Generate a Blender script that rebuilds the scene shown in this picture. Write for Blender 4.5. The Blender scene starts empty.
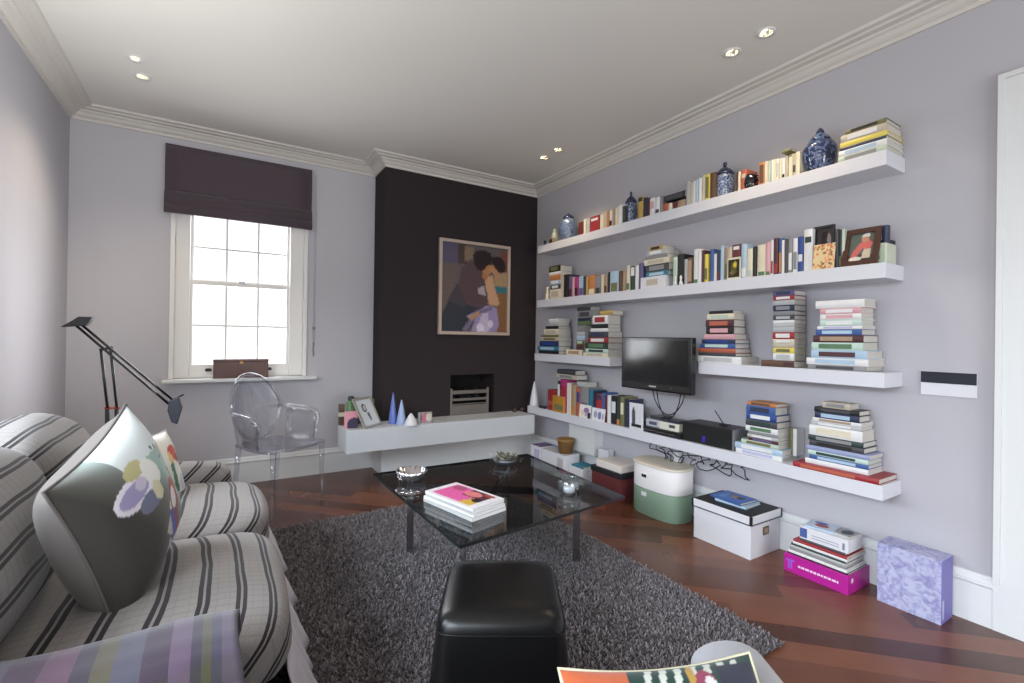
import bpy, math, random
from mathutils import Matrix, Vector
random.seed(7)
C = bpy.context.scene
COL = C.collection
# ------------------------------------------------------------------ camera model (calibrated)
F = 471.97; YAW = math.radians(31.7291); PITCH = math.radians(.1804); ROLL = math.radians(.8232)
CAMH = 1.1911; CAMX = -2.8; CX = 512; CY = 338
def ray(u, v):
    xr = (u-CX)/F; yr = (v-CY)/F
    c, s = math.cos(ROLL), math.sin(ROLL)
    x = xr*c+yr*s; y = -xr*s+yr*c
    ct, st = math.cos(PITCH), math.sin(PITCH)
    d = ct+y*st; up = st-y*ct
    a, b = math.cos(YAW), math.sin(YAW)
    return Vector((x*a+d*b, -x*b+d*a, up))
def at(u, v, X=None, Y=None, Z=None):
    """the point of the room's plane X=, Y= or Z= seen at a pixel of the photograph"""
    r = ray(u, v)
    t = (X-CAMX)/r.x if X is not None else (Y/r.y if Y is not None else (Z-CAMH)/r.z)
    return Vector((CAMX+t*r.x, t*r.y, CAMH+t*r.z))
# ------------------------------------------------------------------ colours
def lin(c):
    return tuple(((x/255)/12.92 if x/255 <= .04045 else ((x/255+.055)/1.055)**2.4) for x in c)
PAL = {'cream': (214,203,172), 'white': (216,216,216), 'red': (178,30,38), 'dark red': (112,34,36), 'orange': (206,116,44),
       'yellow': (222,198,48), 'olive': (112,108,58), 'green': (74,122,76), 'dark green': (40,62,56), 'pale green': (176,196,172),
       'teal': (24,122,152), 'navy': (40,50,88), 'blue': (48,90,168), 'pale blue': (158,190,218), 'grey': (132,132,134),
       'dark grey': (66,66,72), 'black': (30,30,32), 'brown': (98,66,48), 'tan': (168,134,100), 'pink': (216,150,158),
       'magenta': (192,36,120), 'purple': (100,84,136), 'maroon': (84,36,44), 'beige': (186,172,148), 'pale grey': (176,178,178),
       'mustard': (190,150,50), 'orange red': (198,84,52), 'mint': (180,210,195), 'periwinkle': (140,152,200), 'violet': (92,86,140),
       'royal blue': (30,66,160), 'silver': (170,172,178), 'lilac': (176,172,214)}
# ------------------------------------------------------------------ materials
MC = {}
def nt(m): return m.node_tree.nodes, m.node_tree.links
def mat(name, col, rough=.5, metal=0., noise=0., nscale=40., bump=0., bscale=200., spec=.5, emit=None, es=0., coat=0., sheen=0.):
    if name in MC: return MC[name]
    m = bpy.data.materials.new(name); m.use_nodes = True
    N, L = nt(m); b = N['Principled BSDF']
    c = lin(col)
    b.inputs['Base Color'].default_value = (*c, 1); b.inputs['Roughness'].default_value = rough
    b.inputs['Metallic'].default_value = metal; b.inputs['Specular IOR Level'].default_value = spec
    b.inputs['Coat Weight'].default_value = coat; b.inputs['Sheen Weight'].default_value = sheen
    if emit: b.inputs['Emission Color'].default_value = (*lin(emit), 1); b.inputs['Emission Strength'].default_value = es
    tc = N.new('ShaderNodeTexCoord')
    if noise:
        n = N.new('ShaderNodeTexNoise'); n.inputs['Scale'].default_value = nscale; n.inputs['Detail'].default_value = 4
        r = N.new('ShaderNodeMapRange'); r.inputs['To Min'].default_value = 1-noise; r.inputs['To Max'].default_value = 1+noise
        x = N.new('ShaderNodeVectorMath'); x.operation = 'SCALE'; x.inputs[0].default_value = c
        L.new(tc.outputs['Object'], n.inputs['Vector']); L.new(n.outputs['Fac'], r.inputs['Value']); L.new(r.outputs[0], x.inputs['Scale'])
        L.new(x.outputs[0], b.inputs['Base Color'])
    if bump:
        n2 = N.new('ShaderNodeTexNoise'); n2.inputs['Scale'].default_value = bscale; n2.inputs['Detail'].default_value = 3
        bp = N.new('ShaderNodeBump'); bp.inputs['Strength'].default_value = bump; bp.inputs['Distance'].default_value = .004
        L.new(tc.outputs['Object'], n2.inputs['Vector']); L.new(n2.outputs['Fac'], bp.inputs['Height']); L.new(bp.outputs[0], b.inputs['Normal'])
    MC[name] = m; return m
def mute(c, k=.72):
    g = .3*c[0]+.59*c[1]+.11*c[2]; return tuple(g+(x-g)*k for x in c)
def colmat(cname, rough=.45): return mat('cover_'+cname.replace(' ', '_'), mute(PAL[cname]), rough, noise=.12, nscale=25)
def vcol(name, rough=.6, spec=.3, bump=0., bscale=300., sheen=0.):
    if name in MC: return MC[name]
    m = mat(name, (128,128,128), rough, spec=spec, bump=bump, bscale=bscale, sheen=sheen)
    N, L = nt(m); a = N.new('ShaderNodeVertexColor'); a.layer_name = 'Col'
    L.new(a.outputs['Color'], N['Principled BSDF'].inputs['Base Color']); return m
def clear(name, tint, glossy=.08, rough=.02, edge=.55, edge_tint=None):
    """clear sheet: see-through with fresnel reflections, denser where the sheet is seen edge-on"""
    m = bpy.data.materials.new(name); m.use_nodes = True; N, L = nt(m); N.remove(N['Principled BSDF'])
    o = N['Material Output']; t = N.new('ShaderNodeBsdfTransparent'); g = N.new('ShaderNodeBsdfGlossy'); g.inputs['Roughness'].default_value = rough
    lw = N.new('ShaderNodeLayerWeight'); lw.inputs['Blend'].default_value = .35
    mr = N.new('ShaderNodeMapRange'); mr.inputs['To Min'].default_value = glossy; mr.inputs['To Max'].default_value = edge
    pw = N.new('ShaderNodeMath'); pw.operation = 'POWER'; pw.inputs[1].default_value = 2.2
    mx = N.new('ShaderNodeMixShader')
    cr = N.new('ShaderNodeMixRGB'); cr.inputs[1].default_value = (*tint, 1); cr.inputs[2].default_value = (*(edge_tint or tint), 1)
    L.new(lw.outputs['Facing'], pw.inputs[0]); L.new(pw.outputs[0], mr.inputs['Value']); L.new(mr.outputs[0], mx.inputs[0])
    L.new(pw.outputs[0], cr.inputs[0]); L.new(cr.outputs[0], t.inputs['Color'])
    L.new(t.outputs[0], mx.inputs[1]); L.new(g.outputs[0], mx.inputs[2]); L.new(mx.outputs[0], o.inputs['Surface']); return m
# ------------------------------------------------------------------ mesh builder
class MB:
    def __init__(s): s.v = []; s.f = []; s.c = {}; s.mi = {}; s.sm = set()
    def add(s, vs, fs, mi=0, smooth=False):
        k = len(s.v); s.v += [Vector(p) for p in vs]
        for f in fs:
            if mi: s.mi[len(s.f)] = mi
            if smooth: s.sm.add(len(s.f))
            s.f.append(tuple(i+k for i in f))
        return k
    def box(s, x0, x1, y0, y1, z0, z1, mi=0, M=None):
        vs = [Vector((x, y, z)) for z in (z0, z1) for y in (y0, y1) for x in (x0, x1)]
        if M: vs = [M @ p for p in vs]
        s.add(vs, [(0,2,3,1), (4,5,7,6), (0,1,5,4), (2,6,7,3), (0,4,6,2), (1,3,7,5)], mi); return s
    def tube(s, pts, r, n=8, mi=0, cap=True, closed=False):
        pts = [Vector(p) for p in pts]; rs = r if isinstance(r, (list, tuple)) else [r]*len(pts)
        rings = []; up = None; m = len(pts)
        for i, p in enumerate(pts):
            d = (pts[(i+1) % m] if (closed or i < m-1) else p)-(pts[i-1] if (closed or i) else p)
            d.normalize()
            if up is None: up = Vector((0,0,1)) if abs(d.z) < .9 else Vector((1,0,0))
            a = d.cross(up); a.normalize(); b = a.cross(d); up = b
            rings.append([p+rs[i]*(math.cos(t)*a+math.sin(t)*b) for t in [2*math.pi*k/n for k in range(n)]])
        fs = []
        for i in range(m if closed else m-1):
            j = (i+1) % m
            for k in range(n): fs.append((i*n+k, i*n+(k+1) % n, j*n+(k+1) % n, j*n+k))
        if cap and not closed: fs += [tuple(range(n))[::-1], tuple((m-1)*n+k for k in range(n))]
        s.add([p for q in rings for p in q], fs, mi, True); return s
    def lathe(s, prof, c=(0,0,0), n=28, mi=0, ribs=0, rib=0., M=None):
        c = Vector(c); vs = []
        for r, z in prof:
            for k in range(n):
                t = 2*math.pi*k/n; q = r*(1+rib*math.cos(ribs*t)) if ribs else r
                p = Vector((q*math.cos(t), q*math.sin(t), z)); vs.append((M @ p if M else p)+c)
        fs = []
        for i in range(len(prof)-1):
            for k in range(n): fs.append((i*n+k, i*n+(k+1) % n, (i+1)*n+(k+1) % n, (i+1)*n+k))
        if prof[0][0] > 1e-4: fs.append(tuple(range(n))[::-1])
        if prof[-1][0] > 1e-4: fs.append(tuple((len(prof)-1)*n+k for k in range(n)))
        s.add(vs, fs, mi, True); return s
    def prism(s, poly, h0, h1, ax='z', mi=0, M=None, smooth=False):
        n = len(poly)
        def P(a, b, h): return {'z': (a, b, h), 'y': (a, h, b), 'x': (h, a, b)}[ax]
        vs = [Vector(P(a, b, h0)) for a, b in poly]+[Vector(P(a, b, h1)) for a, b in poly]
        if M: vs = [M @ p for p in vs]
        s.add(vs, [tuple(range(n))[::-1], tuple(range(n, 2*n))], mi)
        k = len(s.v)-2*n
        for i in range(n):
            if mi: s.mi[len(s.f)] = mi
            if smooth: s.sm.add(len(s.f))
            s.f.append((k+i, k+(i+1) % n, k+n+(i+1) % n, k+n+i))
        return s
    def grid(s, fn, nu, nv, mi=0, cf=None, closed=False):
        k = len(s.v); vs = []; fs = []
        for j in range(nv+1):
            for i in range(nu+1):
                vs.append(fn(i/nu, j/nv))
                if cf: s.c[k+len(vs)-1] = lin(cf(i/nu, j/nv))
        for j in range(nv):
            for i in range(nu): a = j*(nu+1)+i; fs.append((a, a+1, a+nu+2, a+nu+1))
        s.add(vs, fs, mi, True); return s
    def build(s, name, m, parent=None, bevel=0., seg=2, local=False, origin=None, sub=0, flat=False, solid=0.):
        me = bpy.data.meshes.new(name); ob = bpy.data.objects.new(name, me)
        if parent is not None:
            ob.parent = parent; W[ob] = W[parent] if not local else None
            if not local:
                inv = W[parent].inverted(); vs = [inv @ p for p in s.v]
            else: vs = s.v; W[ob] = W[parent]
        else:
            if origin is None:
                xs = [p.x for p in s.v]; ys = [p.y for p in s.v]; zs = [p.z for p in s.v]
                origin = Vector(((min(xs)+max(xs))/2, (min(ys)+max(ys))/2, min(zs)))
            origin = Vector(origin); vs = [p-origin for p in s.v]; ob.location = origin; W[ob] = Matrix.Translation(origin)
        me.from_pydata([tuple(p) for p in vs], [], s.f)
        for mm in (m if isinstance(m, (list, tuple)) else [m]): me.materials.append(mm)
        for i, p in enumerate(me.polygons):
            p.material_index = s.mi.get(i, 0); p.use_smooth = (i in s.sm) and not flat
        if s.c:
            ca = me.color_attributes.new('Col', 'FLOAT_COLOR', 'POINT')
            for i in range(len(vs)):
                q = s.c.get(i, (.5,.5,.5)); ca.data[i].color = (*q, 1)
        me.update()
        if solid: md = ob.modifiers.new('solid', 'SOLIDIFY'); md.thickness = solid; md.offset = 0
        if bevel: md = ob.modifiers.new('bevel', 'BEVEL'); md.width = bevel; md.segments = seg; md.limit_method = 'ANGLE'; md.angle_limit = math.radians(40)
        if sub: md = ob.modifiers.new('sub', 'SUBSURF'); md.levels = sub; md.render_levels = sub
        COL.objects.link(ob); return ob
W = {}
def tag(o, label=None, cat=None, group=None, kind=None):
    if label: o['label'] = label
    if cat: o['category'] = cat
    if group: o['group'] = group
    if kind: o['kind'] = kind
    return o
def thing(name, label, cat, loc, rz=0., group=None):
    o = bpy.data.objects.new(name, None); o.empty_display_size = .05; o.location = loc; o.rotation_euler = (0,0,rz); COL.objects.link(o)
    W[o] = Matrix.Translation(Vector(loc)) @ Matrix.Rotation(rz, 4, 'Z'); return tag(o, label, cat, group)
def struct(name, mb, m, **k): return tag(mb.build(name, m, **k), kind='structure')
def B(*a): return MB().box(*a)
def inpoly(x, y, P):
    r = False; j = len(P)-1
    for i in range(len(P)):
        if (P[i][1] > y) != (P[j][1] > y) and x < (P[j][0]-P[i][0])*(y-P[i][1])/(P[j][1]-P[i][1]+1e-12)+P[i][0]: r = not r
        j = i
    return r
def painter(base, shapes, jit=0, soft=0):
    """picture printed on a surface: filled polygons ('p', pts, colour) and ellipses ('e', x, y, rx, ry, colour)"""
    def f(u, v):
        c = base; u += random.gauss(0, soft); v += random.gauss(0, soft)
        for s in shapes:
            if s[0] == 'p':
                if inpoly(u, v, s[1]): c = s[2]
            elif ((u-s[1])/s[3])**2+((v-s[2])/s[4])**2 < 1: c = s[5]
        if jit:
            k = 1+random.uniform(-jit, jit); c = tuple(min(255, x*k) for x in c)
        return c
    return f
def quadgrid(p00, p10, p01, p11):
    p00, p10, p01, p11 = map(Vector, (p00, p10, p01, p11))
    return lambda u, v: (p00*(1-u)+p10*u)*(1-v)+(p01*(1-u)+p11*u)*v

# ------------------------------------------------------------------ shared materials
M_wall = mat('wall_paint', (180,178,184), .75, noise=.02, nscale=3, bump=.05, bscale=120, spec=.25)
M_wallb = mat('wall_paint_back', (188,186,191), .75, noise=.02, nscale=3, spec=.25)
M_ceil = mat('ceiling_paint', (216,213,207), .8, noise=.01, nscale=2, spec=.2)
M_trim = mat('trim_paint', (212,214,214), .45, noise=.01)
M_corn = mat('cornice_paint', (204,199,192), .6, noise=.01)
M_chim = mat('charcoal_paint', (48,41,43), .8, noise=.04, nscale=4, spec=.2)
M_shelf = mat('shelf_white', (208,209,216), .45, noise=.01)
M_pages = mat('pages', (190,186,178), .8, noise=.08, nscale=90)
M_black = mat('black_plastic', (22,22,24), .35)
M_blackm = mat('black_matte', (26,26,30), .55)
M_chrome = mat('chrome', (200,200,205), .18, metal=1.)
M_white = mat('white_card', (212,212,217), .5, noise=.02)
PIC = vcol('printed_picture', .4)

# ------------------------------------------------------------------ the room
XL, YB, YC, XCH, ZC = -3.702, 4.379, 4.06, -1.6, 2.756
YR = -2.4
fl = MB(); pw = .118
# long boards laid diagonally, ends staggered
q2 = math.sqrt(.5)
for i in range(-70, 30):
    o = i*pw; rnd = random.Random(100+i); t0 = -9-rnd.uniform(0, 1.6)
    while t0 < 6:
        ln = rnd.uniform(1.1, 1.9); t1 = t0+ln; t = rnd.random()
        a = (70,41,31); b = (116,72,52); c = tuple(a[q]+(b[q]-a[q])*t for q in range(3))
        # board axis (1,-1), width axis (1,1)
        P4 = [((t0+0)*q2+o*q2, -t0*q2+o*q2), (t1*q2+o*q2, -t1*q2+o*q2), (t1*q2+(o+pw)*q2, -t1*q2+(o+pw)*q2), (t0*q2+(o+pw)*q2, -t0*q2+(o+pw)*q2)]
        # clip to the room
        def clip(P, f, lim, sg):
            out = []
            for k in range(len(P)):
                p, r = P[k], P[(k+1) % len(P)]; dp, dr = sg*(p[f]-lim), sg*(r[f]-lim)
                if dp >= 0: out.append(p)
                if (dp >= 0) != (dr >= 0):
                    e = dp/(dp-dr); out.append((p[0]+(r[0]-p[0])*e, p[1]+(r[1]-p[1])*e))
            return out
        for f, lim, sg in ((0, XL-.02, 1), (0, .02, -1), (1, YR-.02, 1), (1, YB+.02, -1)):
            P4 = clip(P4, f, lim, sg)
            if len(P4) < 3: break
        if len(P4) >= 3:
            kk = fl.add([(x, y, 0) for x, y in P4], [tuple(range(len(P4)))])
            for j in range(len(P4)): fl.c[kk+j] = lin(c)
        t0 = t1
m = bpy.data.materials.new('wood_floor'); m.use_nodes = True; N, L = nt(m); b = N['Principled BSDF']
va = N.new('ShaderNodeVertexColor'); va.layer_name = 'Col'; tc = N.new('ShaderNodeTexCoord')
nz = N.new('ShaderNodeTexNoise'); nz.inputs['Scale'].default_value = 6; nz.inputs['Detail'].default_value = 8
mr = N.new('ShaderNodeMapRange'); mr.inputs['To Min'].default_value = .75; mr.inputs['To Max'].default_value = 1.25
vm = N.new('ShaderNodeVectorMath'); vm.operation = 'SCALE'
L.new(tc.outputs['Object'], nz.inputs['Vector']); L.new(nz.outputs['Fac'], mr.inputs['Value']); L.new(va.outputs['Color'], vm.inputs[0]); L.new(mr.outputs[0], vm.inputs['Scale'])
L.new(vm.outputs[0], b.inputs['Base Color']); b.inputs['Roughness'].default_value = .27; b.inputs['Specular IOR Level'].default_value = .45
struct('floor', fl, m)
struct('ceiling', B(XL-.1, .1, YR-.1, YB+.1, ZC, ZC+.1), M_ceil)
LY0, LY1, LZ0, LZ1 = -1.5, .90, .15, 1.95
wl = MB().box(XL-.12, XL, YR-.1, LY0, 0, ZC).box(XL-.12, XL, LY1, 1.15, 0, ZC).box(XL-.12, XL, 2.45, YB+.1, 0, ZC).box(XL-.12, XL, 1.15, 2.45, 0, .92).box(XL-.12, XL, 1.15, 2.45, 1.75, ZC).box(XL-.12, XL, LY0, LY1, 0, LZ0).box(XL-.12, XL, LY0, LY1, LZ1, ZC)
struct('wall_left', wl, M_wall)
lw_ = MB()
for y0, y1, z0, z1 in ((LY0, LY0+.05, LZ0, LZ1), (LY1-.05, LY1, LZ0, LZ1), (LY0, LY1, LZ0, LZ0+.05), (LY0, LY1, LZ1-.05, LZ1), (-.325, -.275, LZ0, LZ1)): lw_.box(XL-.10, XL-.05, y0, y1, z0, z1)
struct('window_3', lw_, M_trim)
lw_ = MB()
for y0, y1, z0, z1 in ((1.15, 1.20, .97, 1.70), (2.40, 2.45, .97, 1.70), (1.15, 2.45, .92, .97), (1.15, 2.45, 1.70, 1.75)): lw_.box(XL-.10, XL-.05, y0, y1, z0, z1)
struct('window_4', lw_, M_trim)
# wall_right with the doorway at its near end
DY0, DY1, DZ = -.36, .50, 2.2
wr = MB().box(0, .12, DY1, YB+.1, 0, ZC).box(0, .12, YR-.1, DY0, 0, ZC).box(0, .12, DY0, DY1, DZ, ZC)
struct('wall_right', wr, M_wall)
# wall_back with the window opening
WX0, WX1, WZ0, WZ1 = -3.11, -2.187, .855, 2.46
wb = MB().box(XL-.1, WX0, YB, YB+.14, 0, ZC).box(WX1, .1, YB, YB+.14, 0, ZC).box(WX0, WX1, YB, YB+.14, 0, WZ0).box(WX0, WX1, YB, YB+.14, WZ1, ZC)
struct('wall_back', wb, M_wallb)
# wall behind the photographer with a wide window opening
RX0, RX1, RZ0, RZ1 = -3.2, -.6, .25, 1.65
wf = MB().box(XL-.1, RX0, YR-.12, YR, 0, ZC).box(RX1, .1, YR-.12, YR, 0, ZC).box(RX0, RX1, YR-.12, YR, 0, RZ0).box(RX0, RX1, YR-.12, YR, RZ1, ZC)
struct('wall_front', wf, M_wall)
# chimney breast: dark above the hearth bench, white below, with the fire opening
FX0, FX1, FZ0, FZ1 = -.96, -.49, .468, .85
cb = MB().box(XCH, FX0, YC, YB, .40, ZC).box(FX1, 0, YC, YB, .40, ZC).box(FX0, FX1, YC, YB, FZ1, ZC).box(FX0, FX1, YC, YB, .40, FZ0)
cb.box(FX0, FX1, YB-.03, YB, FZ0, FZ1, 1)
cb.box(XCH, 0, YC, YB, 0, .40, 2)
struct('wall_chimney_breast', cb, [M_chim, mat('soot', (16,14,14), .9), M_trim])
# cornice
prof = [(0,2.672), (.012,2.672), (.014,2.690), (.024,2.694), (.034,2.702), (.044,2.716), (.056,2.722), (.060,2.730), (.090,2.732), (.096,2.740), (.120,2.742), (.126,2.756), (0,2.756)]
def sweep(path, prof):
    mb = MB(); n = len(path); rows = []
    for i, p in enumerate(path):
        p = Vector((*p, 0)); ns = []
        if i: d = (p-Vector((*path[i-1], 0))).normalized(); ns.append(Vector((d.y, -d.x, 0)))
        if i < n-1: d = (Vector((*path[i+1], 0))-p).normalized(); ns.append(Vector((d.y, -d.x, 0)))
        o = ns[0] if len(ns) == 1 else (ns[0]+ns[1])/(1+ns[0].dot(ns[1]))
        rows.append([p+o*a+Vector((0,0,z)) for a, z in prof])
    m = len(prof)
    fs = [(i*m+j, (i+1)*m+j, (i+1)*m+(j+1) % m, i*m+(j+1) % m) for i in range(n-1) for j in range(m)]
    mb.add([p for r in rows for p in r], fs+[tuple(range(m)), tuple((n-1)*m+j for j in range(m))[::-1]]); return mb
prof2 = [(d*1.12, z) for d, z in prof]
struct('trim_1', sweep([(XL, YR), (XL, YB), (XCH, YB), (XCH, YC), (0, YC), (0, YR)], prof2), M_corn)
skp = [(0,0), (.02,0), (.02,.165), (.026,.172), (.026,.180), (.016,.186), (.014,.198), (.008,.210), (0,.212)]
struct('baseboard_left', sweep([(XL, YR), (XL, YB)], skp), M_trim)
struct('baseboard_back', sweep([(XL, YB), (XCH, YB)], skp), M_trim)
struct('baseboard_right', sweep([(0, YC), (0, .62)], skp), M_trim)
# door casing at the right edge of the frame, door closed behind it
dc = MB()
for y0, y1, z0, z1 in ((.50, .62, 0, 2.335), (DY0-.12, DY0, 0, 2.335), (DY0, .50, 2.20, 2.335)):
    dc.box(-.022, .0, y0, y1, z0, z1)
for y0, y1, z0, z1 in ((.598, .618, .2, 2.33), (DY0-.118, DY0-.098, 0, 2.33), (DY0-.098, .598, 2.31, 2.33)):
    dc.box(-.036, -.022, y0, y1, z0, z1)
dc.box(0, .03, .49, .50, 0, 2.2)
struct('trim_2', dc, M_trim)
dr = MB().box(.03, .07, DY0, DY1, 0, DZ)
for z0, z1 in ((.25, .95), (1.1, 2.0)): dr.box(.018, .03, DY0+.14, DY1-.14, z0, z1)
door = struct('door_1', dr, M_trim, bevel=.006)
tube = MB().tube([(.03, DY0+.07, 1.0), (-.02, DY0+.07, 1.0), (-.02, DY0+.17, 1.0)], .009); tube.build('handle', M_chrome, door)

# window
wm = MB()
fy0, fy1 = YB-.005, YB+.13
wm.box(WX0, WX0+.105, fy0+.03, fy1, WZ0, WZ1).box(WX1-.115, WX1, fy0+.03, fy1, WZ0, WZ1).box(WX0+.105, WX1-.115, fy0+.03, fy1, WZ1-.05, WZ1).box(WX0+.105, WX1-.115, fy0+.03, fy1, WZ0, WZ0+.02)
wm.box(WX0-.018, WX0+.012, YB-.016, YB+.024, WZ0, WZ1).box(WX1-.012, WX1+.018, YB-.016, YB+.024, WZ0, WZ1)
win = struct('window_1', wm, mat('window_paint', (226,224,220), .4), bevel=.003)
SX0, SX1 = WX0+.105, WX1-.115
def sash(name, z0, z1, y, bar, botr, topr):
    sm = MB().box(SX0, SX0+.022, y, y+.04, z0, z1).box(SX1-.022, SX1, y, y+.04, z0, z1).box(SX0+.022, SX1-.022, y, y+.04, z0, z0+botr).box(SX0+.022, SX1-.022, y, y+.04, z1-topr, z1)
    for xx in (SX0+(SX1-SX0)*.345, SX0+(SX1-SX0)*.665): sm.box(xx-.008, xx+.008, y+.008, y+.032, z0+botr, z1-topr)
    sm.box(SX0+.022, SX1-.022, y+.01, y+.03, bar-.008, bar+.008)
    o = sm.build(name, mat('window_paint', 0), win)
    B(SX0+.02, SX1-.02, y+.018, y+.021, z0+botr-.005, z1-topr+.005).build('pane', M_glass, o); return o
M_glass = clear('window_glass', (.97,.98,.98), .03, .01, .35)
lo = sash('sash', .875, 1.615, YB+.05, 1.267, .085, .03)
up = sash('sash', 1.60, 2.41, YB+.092, 1.885, .03, .05)
for xx in (SX0+.13, SX1-.15):
    MB().box(xx-.022, xx+.022, YB+.035, YB+.05, .905, .925).box(xx-.016, xx+.016, YB+.028, YB+.036, .908, .930).build('sash_lift', M_blackm, lo, bevel=.003)
MB().box(-2.68, -2.63, YB+.04, YB+.07, 1.615, 1.63).build('sash_lock', M_chrome, lo)
struct('trim_3', B(-3.165, -2.095, YB-.085, YB-.0165, WZ0-.028, WZ0).box(WX0, WX1, YB-.0165, YB+.05, WZ0-.028, WZ0), M_trim, bevel=.006)   # window board
# the window behind the photographer
rw = MB().box(RX0, RX0+.06, YR-.1, YR-.03, RZ0, RZ1).box(RX1-.06, RX1, YR-.1, YR-.03, RZ0, RZ1).box(RX0, RX1, YR-.1, YR-.03, RZ0, RZ0+.06).box(RX0, RX1, YR-.1, YR-.03, RZ1-.06, RZ1).box(-1.78, -1.72, YR-.1, YR-.03, RZ0, RZ1)
struct('window_2', rw, M_trim)

# ------------------------------------------------------------------ roman blind
M_blind = mat('mauve_blind', (82,71,77), .85, noise=.05, nscale=300, bump=.1, bscale=500, spec=.15, sheen=.2)
rb = thing('roman_blind', 'mauve grey roman blind half drawn over the sash window', 'blind', (-2.66, YB, 2.1))
B(-3.164, -2.151, YB-.05, YB-.008, 2.59, 2.612).build('head_rail', M_blind, rb)
bl = MB().grid(lambda u, v: Vector((-3.164+1.013*u, YB-.05-.006*math.sin(v*3.1), 2.60-.345*v)), 6, 10); bl.build('fabric_panel', M_blind, rb, solid=.004)
for i, (z0, z1, d) in enumerate(((2.255, 2.20, .062), (2.215, 2.150, .072), (2.165, 2.095, .080))):
    fm = MB().prism([(YB-.052, z0+.012), (YB-d, z0), (YB-d-.008, (z0+z1)/2), (YB-d, z1+.006), (YB-d+.012, z1), (YB-d+.02, z1+.01), (YB-.05, z0-.01)], -3.166, -2.149, 'x', smooth=True)
    fm.build('fold', M_blind, rb)
ch = MB().tube([(-2.118, YB-.006, 2.59), (-2.118, YB-.006, 1.12)], .0012, 5).tube([(-2.106, YB-.006, 2.59), (-2.106, YB-.006, 1.12)], .0012, 5)
ch.build('cord', mat('blind_cord', (176,174,178), .5), rb)
MB().box(-2.122, -2.102, YB-.018, YB-.001, 1.255, 1.275).tube([(-2.112, YB-.012, 1.14), (-2.118, YB-.012, 1.08), (-2.112, YB-.012, 1.02)], .004, 6).build('cord_cleat', mat('cord_cleat', (120,118,122), .4), rb)

# ------------------------------------------------------------------ recessed downlights
M_lamp = mat('downlight_glow', (255,236,205), .4, emit=(255,226,180), es=26)
for i, (u, v, pos) in enumerate(((143, 77, 'near the left wall, the farther of two'), (136.5, 59, 'near the left wall, the nearer of two'), (732, 53, 'above the right shelves, the farther of the near pair'),
                                 (766, 33, 'above the right shelves, nearest to the camera'), (544, 158, 'before the chimney corner, the farther of the far pair'), (558, 150, 'before the chimney corner, the nearer of the far pair'))):
    x, y, _ = at(u, v, Z=ZC-.004)
    t = thing('ceiling_downlight', 'small round recessed ceiling downlight '+pos, 'light', (x, y, ZC-.004), 0, 'recessed downlights')
    MB().lathe([(.030,-.002), (.042,-.006), (.045,.0), (.045,.004), (.030,.004)], (x, y, ZC-.002), 24).build('bezel', M_trim, t)
    MB().lathe([(.0,0), (.029,0), (.029,.003)], (x, y, ZC-.004), 20).build('bulb', M_lamp, t)
    ld = bpy.data.lights.new('downlight_beam', 'SPOT'); ld.energy = 14; ld.color = (1,.80,.55); ld.spot_size = 1.9; ld.spot_blend = .8; ld.shadow_soft_size = .03
    lo_ = bpy.data.objects.new('downlight_beam', ld); lo_.location = (0,0,-.02); lo_.parent = t; COL.objects.link(lo_)

# ------------------------------------------------------------------ shelves
XS = -.21; YE = .943; YL = 3.74
S1T, S1B, S2T, S2B, S3T, S3B, S4T, S4B = 2.090, 2.020, 1.571, 1.500, 1.061, .992, .543, .474
def shelf(label, y0, y1, zb, zt): return tag(B(XS, -.001, y0, y1, zb, zt).build('floating_shelf', M_shelf, bevel=.002), label, 'shelf', 'white floating shelves')
shelf('topmost long white floating shelf holding books and blue jars', YE, YL, S1B, S1T)
shelf('second white floating shelf from the top, with photo frames', YE, YL, S2B, S2T)
Y3 = 2.734; Y3R = 1.93
shelf('short white floating shelf to the left of the television', Y3, YL+.03, S3B, S3T)
shelf('short white floating shelf to the right of the television', YE, Y3R, S3B, S3T)
shelf('lowest long white floating shelf with speaker and DVD player', YE, 3.88, S4B, S4T)
BZ = .47; BY = 3.745
bn = tag(B(-1.965, -.215, BY, YC-.001, .29, BZ).build('hearth_bench', mat('bench_stone', (196,200,204), .4, noise=.03, nscale=8), bevel=.003), 'long pale grey floating hearth bench below the dark chimney breast', 'bench')
struct('trim_4', B(-.10, -.002, 3.02, 3.36, .215, S4B-.001), M_trim)    # boxed pipe casing under the lowest shelf

# ------------------------------------------------------------------ books
NC = {}
def book_mesh(x0, d, a0, a1, z0, z1, flat, col, hard, label_col=None, bands=0):
    """x0 = spine plane, pages run to x0+d; a = along the shelf; flat books lie on a board"""
    bt = .0022 if hard else .0009; mb = MB(); ins = .004 if hard else .001
    T = (z1-z0) if flat else (a1-a0); bt = min(bt, T*.2)
    n = 5
    def spine(lo, hi, c0, c1):
        # rounded back: section across the thickness, swept along c
        pts = []
        for i in range(n+1):
            t = i/n; q = lo+(hi-lo)*t; pts.append((x0+.0+ (.0 if not hard else .0)-min(.004, T*.12)*math.sin(math.pi*t), q))
        for i in range(n, -1, -1): pts.append((x0+.003, lo+(hi-lo)*i/n))
        return pts
    if flat:
        mb.box(x0+.002, x0+d, a0, a1, z0, z0+bt).box(x0+.002, x0+d, a0, a1, z1-bt, z1)
        mb.prism(spine(z0, z1, a0, a1), a0, a1, 'y')
        pg = MB().box(x0+.003, x0+d-ins, a0+ins, a1-ins, z0+bt, z1-bt)
    else:
        mb.box(x0+.002, x0+d, a0, a0+bt, z0, z1).box(x0+.002, x0+d, a1-bt, a1, z0, z1)
        mb.prism(spine(a0, a1, z0, z1), z0, z1, 'z')
        pg = MB().box(x0+.003, x0+d-ins, a0+bt, a1-bt, z0+ins, z1-ins)
    return mb, pg
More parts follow.
